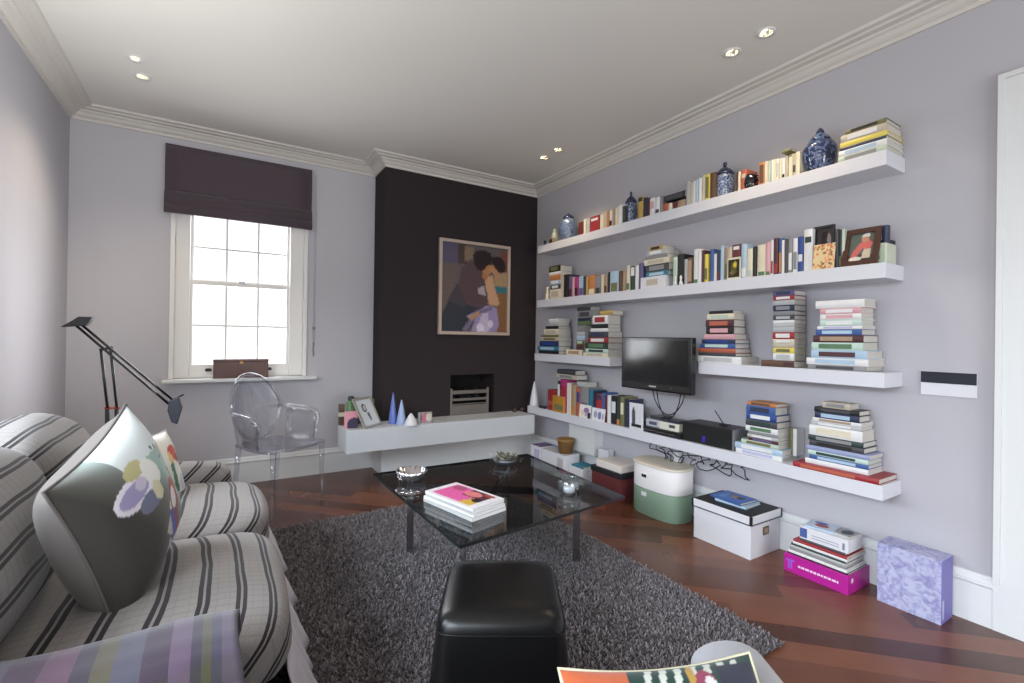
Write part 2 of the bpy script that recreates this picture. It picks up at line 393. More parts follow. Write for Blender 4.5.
def add_book(x0, d, a0, a1, z0, z1, flat, col, label, group, hard=True, lab=None, rz=0., name='book', cat='book', paint=None):
    mb, pg = book_mesh(x0, d, a0, a1, z0, z1, flat, col, hard)
    lb = None
    if lab:
        lb = MB(); s0, s1, lc = lab
        T = (z1-z0) if flat else (a1-a0); e = min(.004, T*.12)+.0006
        if flat: lb.box(x0-e, x0, a1-(a1-a0)*s1, a1-(a1-a0)*s0, z0+T*.2, z1-T*.2)
        else: lb.box(x0-e, x0, a0+T*.15, a1-T*.15, z0+(z1-z0)*s0, z0+(z1-z0)*s1)
    c = Vector((x0+d/2, (a0+a1)/2, z0))
    if rz:
        R = Matrix.Translation(c) @ Matrix.Rotation(rz, 4, 'Z') @ Matrix.Translation(-c)
        for q in (mb, pg, lb):
            if q: q.v = [R @ p for p in q.v]
    o = tag(mb.build(name, colmat(col), origin=c), label, cat, group)
    pg.build('pages', M_pages, o)
    if lb: lb.build('spine_label', colmat(lc), o)
    return o
SEEN = set()
ORD = ['first','second','third','fourth','fifth','sixth','seventh','eighth','ninth','tenth','eleventh','twelfth','thirteenth','fourteenth','fifteenth','sixteenth','seventeenth','eighteenth']
def uprights(rowname, xs, ztop, items, group, depth=.14):
    """items: (u0, u1, v_top, colour[, label_colour[, s0, s1]]) left to right; '#name' marks a landmark"""
    cols = [i[3] for i in items if not isinstance(i, str)]
    lastm = None; nth = 0; prev = None
    for it in items:
        if isinstance(it, str): lastm = it[1:]; nth = 0; prev = None; continue
        u0, u1, vt, col = it[:4]
        a1 = at(u0, vt, X=xs).y; a0 = at(u1, vt, X=xs).y
        h = at((u0+u1)/2, vt, X=xs).z-ztop
        if prev is not None: a1 = min(a1, prev)
        prev = a0
        a1 -= .0006; a0 += .0004
        T = a1-a0
        size = 'slim' if T < .022 else ('thick' if T > .045 else 'medium')
        lab = None
        if len(it) > 4 and it[4]:
            lab = (it[5] if len(it) > 5 else .55, it[6] if len(it) > 6 else .85, it[4])
        if cols.count(col) == 1: label = f'the only {col} book standing on {rowname}'; lastm = f'the {col} book'; nth = 0
        else: label = f'{col} book on {rowname}, {ORD[nth]} right of {lastm}'; nth += 1
        dd = max(.11, min(depth, h*.75)); x0 = xs+.003+random.uniform(0, .010)
        dd = min(dd, -x0-.004)
        add_book(x0, dd, a0, a1, ztop+.0003, ztop+h, False, col, label, group, hard=T > .02, lab=lab)
def stack(where, xs, ztop, items, group, depth=.17, jit=.03):
    """items top to bottom: (u0, u1, v_top, v_bottom at the right end, colour[, label])"""
    hs = []
    for it in items:
        u0, u1, v0, v1 = it[:4]; hs.append(at(u1, v0, X=xs).z-at(u1, v1, X=xs).z)
    z = ztop; n = len(items); out = []
    full = at(items[0][1], items[0][2], X=xs).z-ztop; kf = max(.85, min(1.25, full/sum(hs))); hs = [q*kf for q in hs]
    cols = [i[4] for i in items]
    for k in range(n-1, -1, -1):
        it = items[k]; u0, u1, v0, v1, col = it[:5]; h = max(hs[k], .006)
        vm = (v0+v1)/2
        a1 = at(u0, vm, X=xs).y; a0 = at(u1, vm, X=xs).y
        lab = it[5] if len(it) > 5 and it[5] else None
        d = it[6] if len(it) > 6 else depth-random.uniform(0, jit)
        x0 = xs+.004; d = min(d, -x0-.006)
        nm = ('topmost' if k == 0 else 'lowest' if k == n-1 else ORD[k]+' from top')
        if cols.count(col) == 1: label = f'{col} book lying in {where}'
        else: label = f'{col} book, {nm} in {where}'
        if isinstance(lab, str): lab = (.15, .8, lab)
        out.append(add_book(x0, d, a0, a1, z+.0003, z+h-.0003, True, col, label, group, hard=h > .02, lab=lab))
        z += h
    return z
G1 = 'books on the top shelf'
R1 = 'the top shelf'
uprights(R1, -.188, S1T, ['#the domed blue pot',
 (578,583,222,'dark red'), (583.3,586,219,'cream'), (586,589,219,'pale grey'), (590,599,216,'red','white',.7,.85), (599.3,602.6,214.5,'cream'), (602.8,606.5,211.5,'beige'), (606.6,608.8,211,'orange'),
 (608.9,611.8,210.5,'white','black',.1,.4), (612,614.6,209,'tan'), (614.7,617.4,207.5,'cream'), (618,622,205,'white'), (622.3,625,206,'dark grey'),
 '#the first lidded blue jar',
 (637.5,642.5,197,'mustard','dark green',.8,.98), (642.7,646,197.5,'navy'), (646.2,649.3,198,'maroon'), (649.5,654.3,198,'white','pink',.4,.8), (654.5,659,197,'white','dark grey',.1,.3), (659.2,662,196,'grey'),
 '#the only upright grey book',
 (662.3,667.5,203.5,'orange red'), (667.8,671.5,203,'cream'), (671.8,677.2,201.5,'dark red'), (677.5,684.8,200,'tan'),
 '#the lying black book',
 (685.2,689.8,181,'pale grey'), (690,692.8,182,'beige'), (693,695,181,'white'), (695.2,698,179.5,'pale blue'), (698.2,701.2,178,'white'), (701.5,704.6,175,'cream'), (704.8,709.3,174.3,'yellow','olive',.1,.9), (709.6,715,172.3,'brown'),
 '#the second lidded blue jar',
 (735.5,737.3,172,'maroon'), (737.5,740,171.5,'cream'), (740.3,746,169.5,'orange red','beige',.6,.8),
 '#the small black mug',
 (758.8,764.2,162.5,'orange','brown',.1,.9), (764.4,767.5,161.5,'cream'), (767.7,770.2,160.5,'pale green'), (770.4,772.9,159.5,'white'), (773,775.5,159,'cream'), (775.7,778.4,158.5,'white','pale green',.2,.8), (778.6,781,158,'cream'),
 (781.2,784.4,157.5,'white','black',.1,.25), (784.6,787.4,156.5,'beige'), (787.6,791.6,154,'cream','olive',.9,.99), (791.8,795.2,153,'beige','dark grey',.2,.5), (795.4,799.5,151.5,'cream')], G1)
# black book lying on the four short ones
zb = at(674, 201, X=-.188).z
add_book(-.186, .15, at(684.5,195,X=-.188).y, at(664.5,195,X=-.188).y, zb+.012, zb+.052, True, 'black', 'black book lying flat across short upright books on the top shelf', G1, lab=(.1,.9,'dark grey'))
add_book(-.186, .12, at(791,153,X=-.188).y, at(781.5,153,X=-.188).y, at(786,154,X=-.188).z+.012, at(786,154,X=-.188).z+.026, True, 'olive', 'olive paperback lying across cream upright books on the top shelf', G1, hard=False)
stack("the stack at the top shelf's right end", -.2, S1T, [(845,886,117,121.5,'olive','black',.16), (841,886.5,121.5,129,'beige','white',.17), (840,887,129,134,'yellow',None,.18), (840,886,134,137,'navy',None,.18), (838.5,886.5,137,143,'white','pale blue',.19), (838,886.5,143,149,'pale green','grey',.19)], "books stacked at the top shelf's right end")

G2 = 'books on the second shelf'; R2 = 'the second shelf'
uprights(R2, -.188, S2T, ['#the small left-end stack',
 (560.6,563,275,'beige'), (563.2,567.8,274.5,'black'), (568,571.4,276,'purple','maroon',.05,.4), (571.6,574,277,'pink'), (574.2,577.6,277,'magenta','black',.05,.45), (577.8,582.8,276,'pale blue','purple',.05,.4), (583,585.2,276,'navy'), (585.4,587.3,276.5,'mustard'),
 (587.5,594.4,275,'orange','cream',.05,.3), (594.8,600.3,276,'grey','dark green',.05,.35), (600.6,603.6,274.5,'cream'), (603.8,607,274.5,'tan','maroon',.05,.4), (607.2,609,272,'black'), (609.3,617.8,271,'pale blue','olive',.05,.45), (618,621.4,271,'brown'), (621.6,625,270,'tan'),
 (626,629.5,265.5,'cream','green',.05,.3), (629.7,634.4,266,'dark green','white',.6,.95), (634.6,638,265.5,'white'), (638.4,642.6,263,'violet'),
 '#the jumbled tall stack',
 (672.6,676.4,257,'mint','pale green',.2,.9), (676.8,683,254,'black'), (683.3,686.8,259,'pale grey'), (687,691.8,257.5,'brown','tan',.1,.9), (693,697.8,249,'white','green',.02,.12), (698,700.8,249,'white'), (701,703.6,250,'maroon'), (703.8,707.2,254,'yellow','olive',.1,.5), (709,712.7,249,'blue'), (712.9,716.2,253.5,'white'),
 (716.4,719.8,250,'navy','dark red',.05,.3), (720,723.6,246,'pale blue'), (723.8,727,247,'tan','olive',.05,.5),
 '#the small black and yellow cover',
 (727.4,731.6,247.5,'beige'), (731.9,740,244.5,'dark red','white',.85,.95), (741,746.6,244,'pale blue','white',.05,.3), (746.8,752.4,248.5,'cream','pale green',.05,.25), (752.8,756.2,246.5,'black'), (756.5,765,244.5,'cream','green',.03,.15), (765.2,770.3,242,'pink','green',.02,.12), (770.5,773,240,'white','red',.05,.4),
 (773.2,777.7,238,'maroon','red',.05,.3), (777.9,781.3,238,'blue','orange',.05,.6), (781.5,784,240,'white'), (784.2,787.4,239,'dark grey'), (787.6,791.8,239,'grey','white',.1,.6), (792,796.6,238,'white','grey',.1,.6), (796.8,802.4,236.5,'royal blue','white',.3,.5), (803,811.8,229,'white','dark green',.68,.82),
 '#the tan patterned card',
 (834.5,838,229,'dark grey'), (838.2,841,229.5,'black','olive',.05,.3), (841.2,844.4,229,'pale green')], G2)
stack('the small stack at the second shelf\'s left end', -.195, S2T, [(549,560,264.5,270.5,'black','olive'), (549.5,560,270.5,273.7,'white'), (550,560,273.9,279.2,'orange'), (550,560,279.2,283.6,'pale blue','white'), (550.5,560,283.6,288,'dark grey','white'), (550,560.5,288,297.5,'cream','beige')], 'books stacked at the second shelf\'s left end', .15)
stack('the jumbled tall stack on the second shelf', -.19, S2T+.082, [(649,662,244.5,248.5,'mustard','black',.13), (647,665,248.5,253,'pale grey','white',.15), (645,667,253,256.5,'grey',None,.16), (644,668.5,256.5,262,'cream','beige',.17), (646,668.5,262,269,'dark grey','grey',.16), (646,668,269,273.5,'teal','pale blue',.16)], 'books in the jumbled stack on the second shelf', .16)

G3 = 'books stacked left of the television'
stack('the leftmost stack left of the television', -.19, S3T, [(548.5,558,318.5,321.5,'white'), (550,558,321.5,326,'pale grey'), (545.5,558,326,329,'black'), (544,558.2,329,335,'cream','beige'), (541,558.2,335,337.4,'olive'), (541,558.3,337.4,341.4,'beige','olive'), (539.5,558.3,341.4,347,'navy','royal blue'), (537.5,558.3,347,351.6,'teal','pale blue'), (538.5,558.3,351.6,355,'black')], G3, .16)
stack('the middle stack left of the television', -.165, S3T, [(577,590,306.5,310.3,'dark grey',None,.11), (577.5,592,310.3,317.6,'grey','dark grey',.12), (577.5,590,318,321,'navy',None,.12), (577.5,590,321.2,325.7,'green','olive',.12), (577,585,325.7,332.2,'grey',None,.12), (577,585,332.2,336,'pale grey',None,.13), (577,585,336,340.6,'pale blue',None,.13), (576,583.5,340.6,344.8,'olive','pale green',.13), (576,583.5,344.8,350.4,'brown','maroon',.14), (566,582,350.4,356,'cream','tan',.14)], G3, .14)
stack('the right stack left of the television', -.198, S3T, [(600,612,310.2,314.6,'mustard',None,.12), (592.5,607.8,314.6,323.4,'white','red',.14), (591,607.6,323.6,327.8,'black',None,.14), (590.5,607.8,327.8,331.2,'white',None,.14), (588,607.8,331.4,337.4,'dark grey','navy',.16), (588,608,337.4,342.6,'red','white',.16), (585,607.6,342.8,349,'dark green','green',.17), (585.5,607.5,349,353.2,'mint','dark green',.17), (583,607.5,353.2,357,'cream','beige',.18)], G3, .17)
stack('the stack just right of the television', -.19, S3T, [(709,732.5,310,313,'black',None,.10), (707,733.5,313.2,319,'cream','pale green',.11), (705.5,733.3,319,326,'maroon','orange red',.12), (706,733.5,326,333,'black','pink',.12), (704,734,333.5,338.7,'pink',None,.13), (701.5,734.8,339,343,'navy','royal blue',.15), (700,734.8,343,347.8,'blue','mint',.15), (698.5,735,347.8,352,'orange red',None,.16), (698.5,735.2,352,355.5,'dark grey',None,.17), (697.5,741,355.7,363,'white','pale grey',.19)], 'books stacked right of the television', .15)
stack('the narrow case stack under the second shelf', -.172, S3T+.036, [(773,794,289.8,294.6,'violet','navy'), (773,794,294.8,299,'red','white'), (773,794,299,303.6,'pale grey'), (773,794,303.8,309.6,'navy','grey'), (773,794,309.6,313.6,'grey'), (773,794,313.6,318.2,'dark grey','silver'), (773,794,318.2,321.4,'white'), (773,794,321.4,325,'pale grey'), (773,794,325,329.8,'silver'), (772.5,794,330,336.6,'red','white'), (773,794,336.6,340.4,'cream','white'), (773,794,340.4,345,'beige'), (773,794,345,350,'yellow','olive'), (773,794,350,357,'white','pale grey')], 'cases in the narrow stack', .125, .005)
add_book(-.20, .18, at(794,362,X=-.2).y, at(761.5,362,X=-.2).y, S3T+.0003, S3T+.0355, True, 'brown', 'thick brown book lying under the narrow case stack', 'books stacked right of the television', lab=(.7,.98,'maroon'))
stack("the big stack under the right-end photo frames", -.196, S3T, [(815.5,864,298.6,306.8,'white',None,.13), (820,861,306.9,313,'pink','white',.14), (820,861,313,319,'white','pink',.14), (820,861,319,325.4,'mint','white',.14), (817,861.5,325.5,329,'white','lilac',.15), (815.5,861.5,329,335,'blue','pale blue',.15), (813,863,335.3,343,'maroon','tan',.165), (811.5,862.5,343.2,351.4,'mint','green',.17), (811,867,351.5,360,'pale blue','maroon',.175), (806.5,868,360,367.2,'white','pale blue',.19), (807.5,866,367.2,372.4,'grey','dark grey',.19)], "books stacked at the right end of the shelf right of the television", .17)

G4 = 'books on the lowest shelf'; R4 = 'the lowest shelf'
uprights(R4, -.19, S4T, ['#the small red box',
 (557.3,560,381,'black','white',.5,.9), (560.2,566.4,379.5,'magenta','red',.5,.8), (566.6,568,383,'white'), (568.2,571,383.5,'cream'), (571.2,576,384.5,'tan','orange',.05,.3), (576.3,580,388,'orange red','royal blue',.5,.85), (580.3,588.3,387.5,'grey','purple',.1,.5), (588.6,592.4,390,'teal'), (592.6,594.4,391,'navy'), (594.6,601,394.5,'red','navy',.8,.98), (601.2,604.3,393,'blue'),
 (604.5,606.8,396,'dark red'), (607,610.4,395.5,'white'), (610.7,616,396,'black','white',.4,.8), (616.3,619.9,396,'dark green','orange',.02,.2), (620.1,624,397,'olive','cream',.4,.8), (624.3,629,399.5,'navy')], G4)
zz = S4T+.195
add_book(-.185, .13, at(576,374,X=-.188).y, at(556,374,X=-.188).y, at(566,379,X=-.188).z, at(566,374.6,X=-.188).z, True, 'beige', 'beige book lying flat on tall magenta and tan books, lower of two', G4, hard=True, lab=(.2,.8,'grey'))
add_book(-.185, .12, at(575,371,X=-.188).y, at(557,371,X=-.188).y, at(566,374.4,X=-.188).z, at(566,370,X=-.188).z, True, 'dark grey', 'dark grey book lying flat on the beige book near the chimney', G4)
add_book(-.165, .11, at(587,385,X=-.165).y, at(577,385,X=-.165).y, at(582,386.8,X=-.165).z, at(582,382,X=-.165).z, True, 'pale grey', 'pale grey booklet lying on the grey book on the lowest shelf', G4, hard=False)
stack('the stack right of the black speaker', -.19, S4T, [(747,775.5,404.5,408.3,'orange','brown',.13), (746,775,408.3,416.8,'blue','navy',.13), (746,776,417,423.8,'royal blue','white',.14), (745.5,776.5,423.8,430.6,'dark grey','dark green',.14), (745.5,777.5,430.8,436.6,'white','green',.14), (748,777.5,436.6,439.8,'grey',None,.15), (747,777.6,440,443.4,'pale grey','white',.15), (748,777.8,443.5,447,'maroon','purple',.15), (741,778,447,451.8,'pale green','olive',.16), (734.5,782,452,458.4,'pale blue','white',.17), (735.5,782,458.4,463.6,'white','lilac',.17)], 'books stacked right of the speaker', .15)
stack("the big stack at the lowest shelf's right end", -.178, S4T+.026, [(822,850,404.5,410.8,'beige','grey',.10), (814,859,410.8,416.2,'black','dark grey',.12), (814.5,859,416.2,423,'navy','pale blue',.12), (812,861,423.2,427.2,'white','tan',.13), (811,861,427.2,431.6,'pale grey','white',.13), (809,862,432.2,443.6,'white','cream',.14), (808,863,443.8,449.8,'dark green','grey',.145), (809,863.5,449.8,455.8,'dark grey','black',.15), (806.5,869.5,456.6,462,'periwinkle',None,.155), (807.5,868,462,466.8,'mint','dark green',.155), (809,868,466.8,471.8,'blue','pale blue',.16), (805,868,471.8,477.4,'white',None,.165)], "books stacked at the lowest shelf's right end", .15)
add_book(-.208, .20, at(879,481,X=-.208).y, at(793,470,X=-.208).y, S4T+.0003, S4T+.0257, True, 'red', "large red book under the big stack at the lowest shelf's right end", "books stacked at the lowest shelf's right end", lab=(.1,.75,'orange red'))
for i, (u0, u1, v, c) in enumerate(((799.8,803.4,437,'olive'), (803.6,807.4,434,'white'))):
    a1 = at(u0, v, X=-.1).y; a0 = at(u1, v, X=-.1).y
    xs = -.09; zt = S4T+.026
    add_book(xs, .08, a0+.06, a1+.06, zt, zt+.15, False, c, f'small {c} upright book half hidden behind the big stack on the lowest shelf', G4, hard=False)

# ------------------------------------------------------------------ jars and ornaments on the shelves
def china(name, seed, dark=1., lo=(34,44,84), hi=(176,188,204)):
    m = bpy.data.materials.new(name); m.use_nodes = True; N, L = nt(m); b = N['Principled BSDF']; tc = N.new('ShaderNodeTexCoord')
    v = N.new('ShaderNodeTexVoronoi'); v.inputs['Scale'].default_value = 62; v.feature = 'SMOOTH_F1'
    n = N.new('ShaderNodeTexNoise'); n.inputs['Scale'].default_value = 30+seed; n.inputs['Detail'].default_value = 5
    a = N.new('ShaderNodeMath'); a.operation = 'ADD'; r = N.new('ShaderNodeValToRGB')
    r.color_ramp.elements[0].position = .55*dark; r.color_ramp.elements[0].color = (*lin(lo), 1)
    r.color_ramp.elements[1].position = 1.0*dark+.12; r.color_ramp.elements[1].color = (*lin(hi), 1)
    e = r.color_ramp.elements.new(.8*dark); e.color = (*lin((78,98,138)), 1)
    L.new(tc.outputs['Object'], v.inputs['Vector']); L.new(tc.outputs['Object'], n.inputs['Vector']); L.new(v.outputs['Distance'], a.inputs[0]); L.new(n.outputs['Fac'], a.inputs[1])
    L.new(a.outputs[0], r.inputs['Fac']); L.new(r.outputs[0], b.inputs['Base Color']); b.inputs['Roughness'].default_value = .15; b.inputs['Coat Weight'].default_value = .5; return m
CH1 = china('blue_white_china', 3, 1.28); CH2 = china('dark_blue_china', 9, 1.75); M_navyg = mat('navy_glaze', (34,42,74), .2, coat=.4)
def lidjar(label, u0, u1, vt, kind, m):
    xs = -.112; ya, yb = at(u0, vt, X=xs).y, at(u1, vt, X=xs).y; cy = (ya+yb)/2
    R = min(.1, abs(ya-yb)/2*math.sin(math.atan2(2.69, cy))*(.92 if kind == 'barrel' else .97)); H = at((u0+u1)/2, vt, X=xs).z-S1T
    t = thing('ginger_jar', label, 'jar', (xs, cy, S1T+.0005), 0, 'blue and white china jars')
    if kind == 'barrel': pr = [(.0,0), (.70,0), (.86,.04), (.98,.15), (1.0,.35), (.98,.55), (.92,.64), (.80,.66)]; lid = [(.95,.63), (1.02,.655), (.98,.69), (.70,.78), (.38,.84), (.16,.87)]; kb = [(.12,.87), (.22,.90), (.24,.95), (.14,.99), (0,1.)]
    elif kind == 'round': pr = [(0,0), (.55,0), (.80,.10), (.98,.30), (1.0,.48), (.90,.66), (.70,.78), (.5,.82)]; lid = [(.56,.80), (.60,.84), (.5,.90), (.25,.95)]; kb = [(.12,.94), (.16,.97), (.1,1.), (0,1.)]
    else: pr = [(0,0), (.56,0), (.60,.03), (.74,.12), (.94,.30), (1.0,.44), (.97,.56), (.80,.66), (.58,.70), (.52,.72)]; lid = [(.62,.69), (.66,.71), (.60,.76), (.50,.80), (.36,.85), (.24,.88)]; kb = [(.20,.87), (.26,.90), (.20,.94), (.16,.96), (.1,.99), (0,1.)]
    S = lambda p: [(r*R, z*H) for r, z in p]
    MB().lathe(S(pr), (xs, cy, S1T+.0005), 32).build('body', m, t)
    l = MB().lathe(S(lid), (xs, cy, S1T+.0005), 32).build('lid', M_navyg if kind != 'urn' else m, t)
    MB().lathe(S(kb), (xs, cy, S1T+.0005), 16).build('knob', M_navyg, l); return t
lidjar('round blue grey china pot with domed lid at the top shelf\'s left end', 559, 578.5, 213.5, 'round', china('grey_blue_china', 5, 1.6, (84,98,124), (150,164,180)))
lidjar('small ribbed blue china jar with hat lid beside mustard book on the top shelf', 625, 637.5, 191.5, 'barrel', CH1)
lidjar('larger barrel shaped blue and white china jar in the middle of the top shelf', 715, 735.5, 162, 'barrel', CH1)
lidjar('big dark blue urn shaped china jar beside the top shelf\'s right-end stack', 802.5, 839, 128, 'urn', CH2)
def on(u, v, X, z): p = at(u, v, X=X); return (X, p.y, z)
x, y, z = on(556, 225, -.1, S1T)
t = thing('porcelain_vase', 'small pale green porcelain vase beside the round blue grey pot', 'vase', (x, y, z))
MB().lathe([(0,0), (.022,0), (.032,.03), (.036,.08), (.026,.12), (.016,.145), (.02,.16), (.016,.16)], (x, y+.02, z+.0005), 20).build('body', mat('celadon', (186,192,178), .25), t)
MB().tube([(x, y+.02, z+.12), (x, y+.06, z+.135), (x, y+.065, z+.10), (x, y+.045, z+.06)], .005).build('handle', M_navyg, t)
x, y, z = on(545, 240, -.16, S1T)
tag(MB().lathe([(0,0), (.014,0), (.015,.01), (.01,.025), (.013,.045), (.009,.055), (0,.058)], (x, y, z), 14).build('figurine', M_blackm), 'tiny black figurine standing alone at the top shelf\'s far left end', 'figurine')
x, y, z = on(552.5, 238, -.15, S1T)
t = thing('small_clock', 'little black and tan cube clock in front of the pale vase', 'clock', (x, y, z))
MB().box(x-.018, x+.018, y-.03, y+.03, z, z+.06).build('case', mat('tan_wood', (150,130,100), .5), t, bevel=.003)
MB().lathe([(0,0), (.02,0), (.02,.003)], (x-.018, y, z+.032), 18, M=Matrix.Rotation(-math.pi/2, 4, 'Y')).build('face', M_blackm, t)
x, y, z = on(751.3, 179, -.155, S1T)
t = thing('black_mug', 'small shiny black mug with a side handle between orange books', 'mug', (x, y, z))
MB().lathe([(0,0), (.026,0), (.038,.02), (.040,.05), (.032,.085), (.026,.09), (.024,.085), (0,.06)], (x, y, z), 24).build('body', mat('black_glaze', (18,18,26), .12, coat=.5), t)
MB().tube([(x-.01, y-.034, z+.075), (x-.02, y-.058, z+.068), (x-.02, y-.062, z+.04), (x-.01, y-.036, z+.025)], .005).build('handle', mat('red_glaze', (120,40,36), .2), t)
for i, (u0, u1, v, c) in enumerate(((747.5,751.5,167,'tan'), (751.7,755,165.5,'beige'), (755.2,758.4,165,'pale grey'))):
    a1 = at(u0, v, X=-.09).y+.07; a0 = at(u1, v, X=-.09).y+.07
    h = at(u0, v, X=-.13).z-S1T
    add_book(-.085, .075, a0, a1, S1T+.0003, S1T+h, False, c, f'small {c} upright book behind the black mug', G1, hard=False)
# second shelf ornaments
x, y, z = on(547.5, 290, -.17, S2T)
tag(MB().lathe([(0,0), (.020,0), (.022,.01), (.017,.03), (.019,.05), (.012,.075), (.007,.09), (.011,.105), (.009,.118), (0,.124)], (x, y, z), 16).build('figurine', mat('ivory', (222,212,186), .4)), 'ivory bottle shaped figurine at the second shelf\'s left end', 'figurine')
wbx = B(-.2, -.05, at(665,283,X=-.2).y, at(640.5,283,X=-.2).y, S2T+.0003, S2T+.0815)
t = tag(wbx.build('white_box', M_white, bevel=.002), 'white cardboard box under the jumbled tall stack on the second shelf', 'box')
B(-.2006, -.2, at(657.5,283,X=-.2).y, at(646.5,283,X=-.2).y, S2T+.02, S2T+.062).build('picture_label', colmat('beige'), t)
for i, (u, v, c, nm) in enumerate(((675.5,281,'white','left'), (680.8,282,'white','right'))):
    x, y, z = on(u, v, -.198, S2T)
    tag(MB().lathe([(0,0), (.012,0), (.013,.012), (.006,.03), (.009,.05), (.004,.062), (0,.064)], (x, y, z), 12).build('figurine', M_white), f'tiny white figurine before the black book, the {nm} one', 'figurine', 'tiny white figurines')
pyl = at(727.5, 262, X=-.2).y; pyr = at(740.5, 262, X=-.2).y
t = thing('small_picture', 'small black and yellow cover facing out before the dark red book', 'picture', (-.2, (pyl+pyr)/2, S2T))
B(-.2005, -.1925, pyr, pyl, S2T, at(734,257.5,X=-.2).z).build('board', colmat('cream'), t)
MB().grid(quadgrid((-.2012, pyl-.006, S2T+.01), (-.2012, pyr+.006, S2T+.01), (-.2012, pyl-.006, at(734,259.5,X=-.2).z), (-.2012, pyr+.006, at(734,259.5,X=-.2).z)), 10, 14, cf=painter((44,40,30), [('e',.5,.5,.3,.35,(90,84,40)), ('e',.62,.7,.14,.18,(200,180,60)), ('e',.35,.25,.2,.12,(120,100,60))], .15)).build('print', PIC, t)
def frame(name, label, cat, P, bw, mfr, cf, n=(30,36), dep=.015, mat_w=0., back=True):
    """P = four outer corners bl, br, tl, tr (front face)"""
    bl, br, tl, tr = map(Vector, P); tr = tl+(br-bl); q = quadgrid(bl, br, tl, tr)
    ux = (br-bl); uy = (tl-bl); nrm = ux.cross(uy).normalized(); a = bw/ux.length; b = bw/uy.length
    base = (bl+br)/2
    t = thing(name, label, cat, base)
    fm = MB()
    def slab(u0, u1, v0, v1, d0, d1):
        vs = [q(u, v)+nrm*d for d in (d0, d1) for v in (v0, v1) for u in (u0, u1)]
        fm.add(vs, [(0,2,3,1), (4,5,7,6), (0,1,5,4), (2,6,7,3), (0,4,6,2), (1,3,7,5)])
    slab(0, a, 0, 1, -dep, 0); slab(1-a, 1, 0, 1, -dep, 0); slab(a, 1-a, 0, b, -dep, 0); slab(a, 1-a, 1-b, 1, -dep, 0); slab(a, 1-a, b, 1-b, -dep, -dep*.8)
    fm.build('frame', mfr, t)
    MB().grid(lambda u, v: q(a+(1-2*a)*u, b+(1-2*b)*v)-nrm*(dep*.55), n[0], n[1], cf=cf).build('picture', PIC, t)
    return t
# right-hand framed photos
zt = S2T
def yz(u, v, X): p = at(u, v, X=X); return p
bwp = painter((58,52,54), [('p',[(0,0),(1,0),(1,.25),(0,.35)],(30,28,30)), ('e',.52,.42,.2,.25,(120,110,110)), ('e',.5,.72,.24,.2,(34,30,30)), ('e',.78,.7,.12,.16,(130,122,120))], .08)
p = [yz(814,268,-.165), yz(835,266,-.165), yz(813.5,227.5,-.15), yz(836,227.5,-.15)]
p[0].z = p[1].z = S2T+.001; p[2].z = p[3].z = max(p[2].z, p[3].z)
frame('framed_photograph', 'dark framed black and white photograph behind the tan patterned card', 'photo frame', p, .012, M_blackm, bwp, (24,40))
cy0 = at(812.3,268,X=-.205).y; cy1 = at(834,268,X=-.205).y; cz = at(823,243.8,X=-.198).z
dots = [('e', random.random(), random.random(), .05, .05, random.choice([(200,120,80),(150,110,60),(120,90,80),(220,140,110)])) for _ in range(55)]
t = thing('greeting_card', 'tan greeting card with speckled pattern leaning before the dark photo frame', 'card', (-.2, (cy0+cy1)/2, S2T))
MB().grid(quadgrid((-.206, cy0, S2T+.001), (-.206, cy1, S2T+.001), (-.19, cy0, cz), (-.19, cy1, cz)), 26, 30, cf=painter((216,192,146), dots)).build('front', PIC, t)
q = quadgrid((-.2045, cy0, S2T+.0005), (-.2045, cy1, S2T+.0005), (-.1885, cy0, cz), (-.1885, cy1, cz))
MB().grid(q, 1, 1).build('card_back', M_white, t, solid=.001)
man = painter((84,92,84), [('p',[(0,0),(1,0),(1,.2),(0,.25)],(60,58,52)), ('p',[(.0,.0),(.2,.0),(.5,.35),(.62,.6),(.45,.68),(.2,.4)],(186,96,92)), ('p',[(.4,.45),(.85,.4),(.95,.6),(.8,.72),(.5,.68)],(196,100,96)), ('e',.62,.78,.15,.13,(176,128,104)), ('p',[(.44,.85),(.82,.86),(.76,.99),(.52,.97)],(206,202,196)), ('p',[(.55,.1),(.9,.1),(.9,.42),(.6,.42)],(190,176,158)), ('e',.3,.08,.25,.08,(210,206,196))], .06)
p = [yz(840.4,265,-.2), yz(876.5,262,-.200), yz(845.7,231,-.16), yz(880.5,225,-.168)]
zt_ = (p[2].z+p[3].z)/2; p[0].z = p[1].z = S2T+.001; p[2].z = p[3].z = zt_
frame('framed_photograph', 'brown wooden framed colour photograph of a person in red leaning on the second shelf', 'photo frame', p, .024, mat('frame_wood', (66,38,28), .35, noise=.2, nscale=30), man, (34,40), .014)
x, y, z = on(884, 240, -.12, S2T)
add_book(-.135, .03, at(887.5,240,X=-.135).y, at(882,240,X=-.135).y, S2T+.0003, at(884,226,X=-.12).z, False, 'navy', 'navy book standing behind the brown wooden photo frame', G2)
y0 = at(900,255,X=-.06).y; y1 = at(880,255,X=-.17).y
t = thing('storage_tin', "pale green tin with leaf print and black lid at the second shelf's right end", 'tin', (-.09, YE+.06, S2T))
tin = painter((176,188,166), [('e',.3,.4,.14,.2,(110,140,112)), ('e',.55,.3,.1,.14,(90,118,92)), ('e',.5,.65,.12,.1,(140,160,130))], .05)
yA, yB_ = YE+.012, YE+.082
bx = B(-.165, -.05, yA, yB_, S2T, S2T+.100); bx.build('tin_body', mat('tin_green', (190,196,176), .4, noise=.1, nscale=30), t, bevel=.008, seg=3)
MB().grid(quadgrid((-.1658, yB_-.006, S2T+.006), (-.1658, yA+.006, S2T+.006), (-.1658, yB_-.006, S2T+.088), (-.1658, yA+.006, S2T+.088)), 16, 16, cf=tin).build('leaf_print', PIC, t)
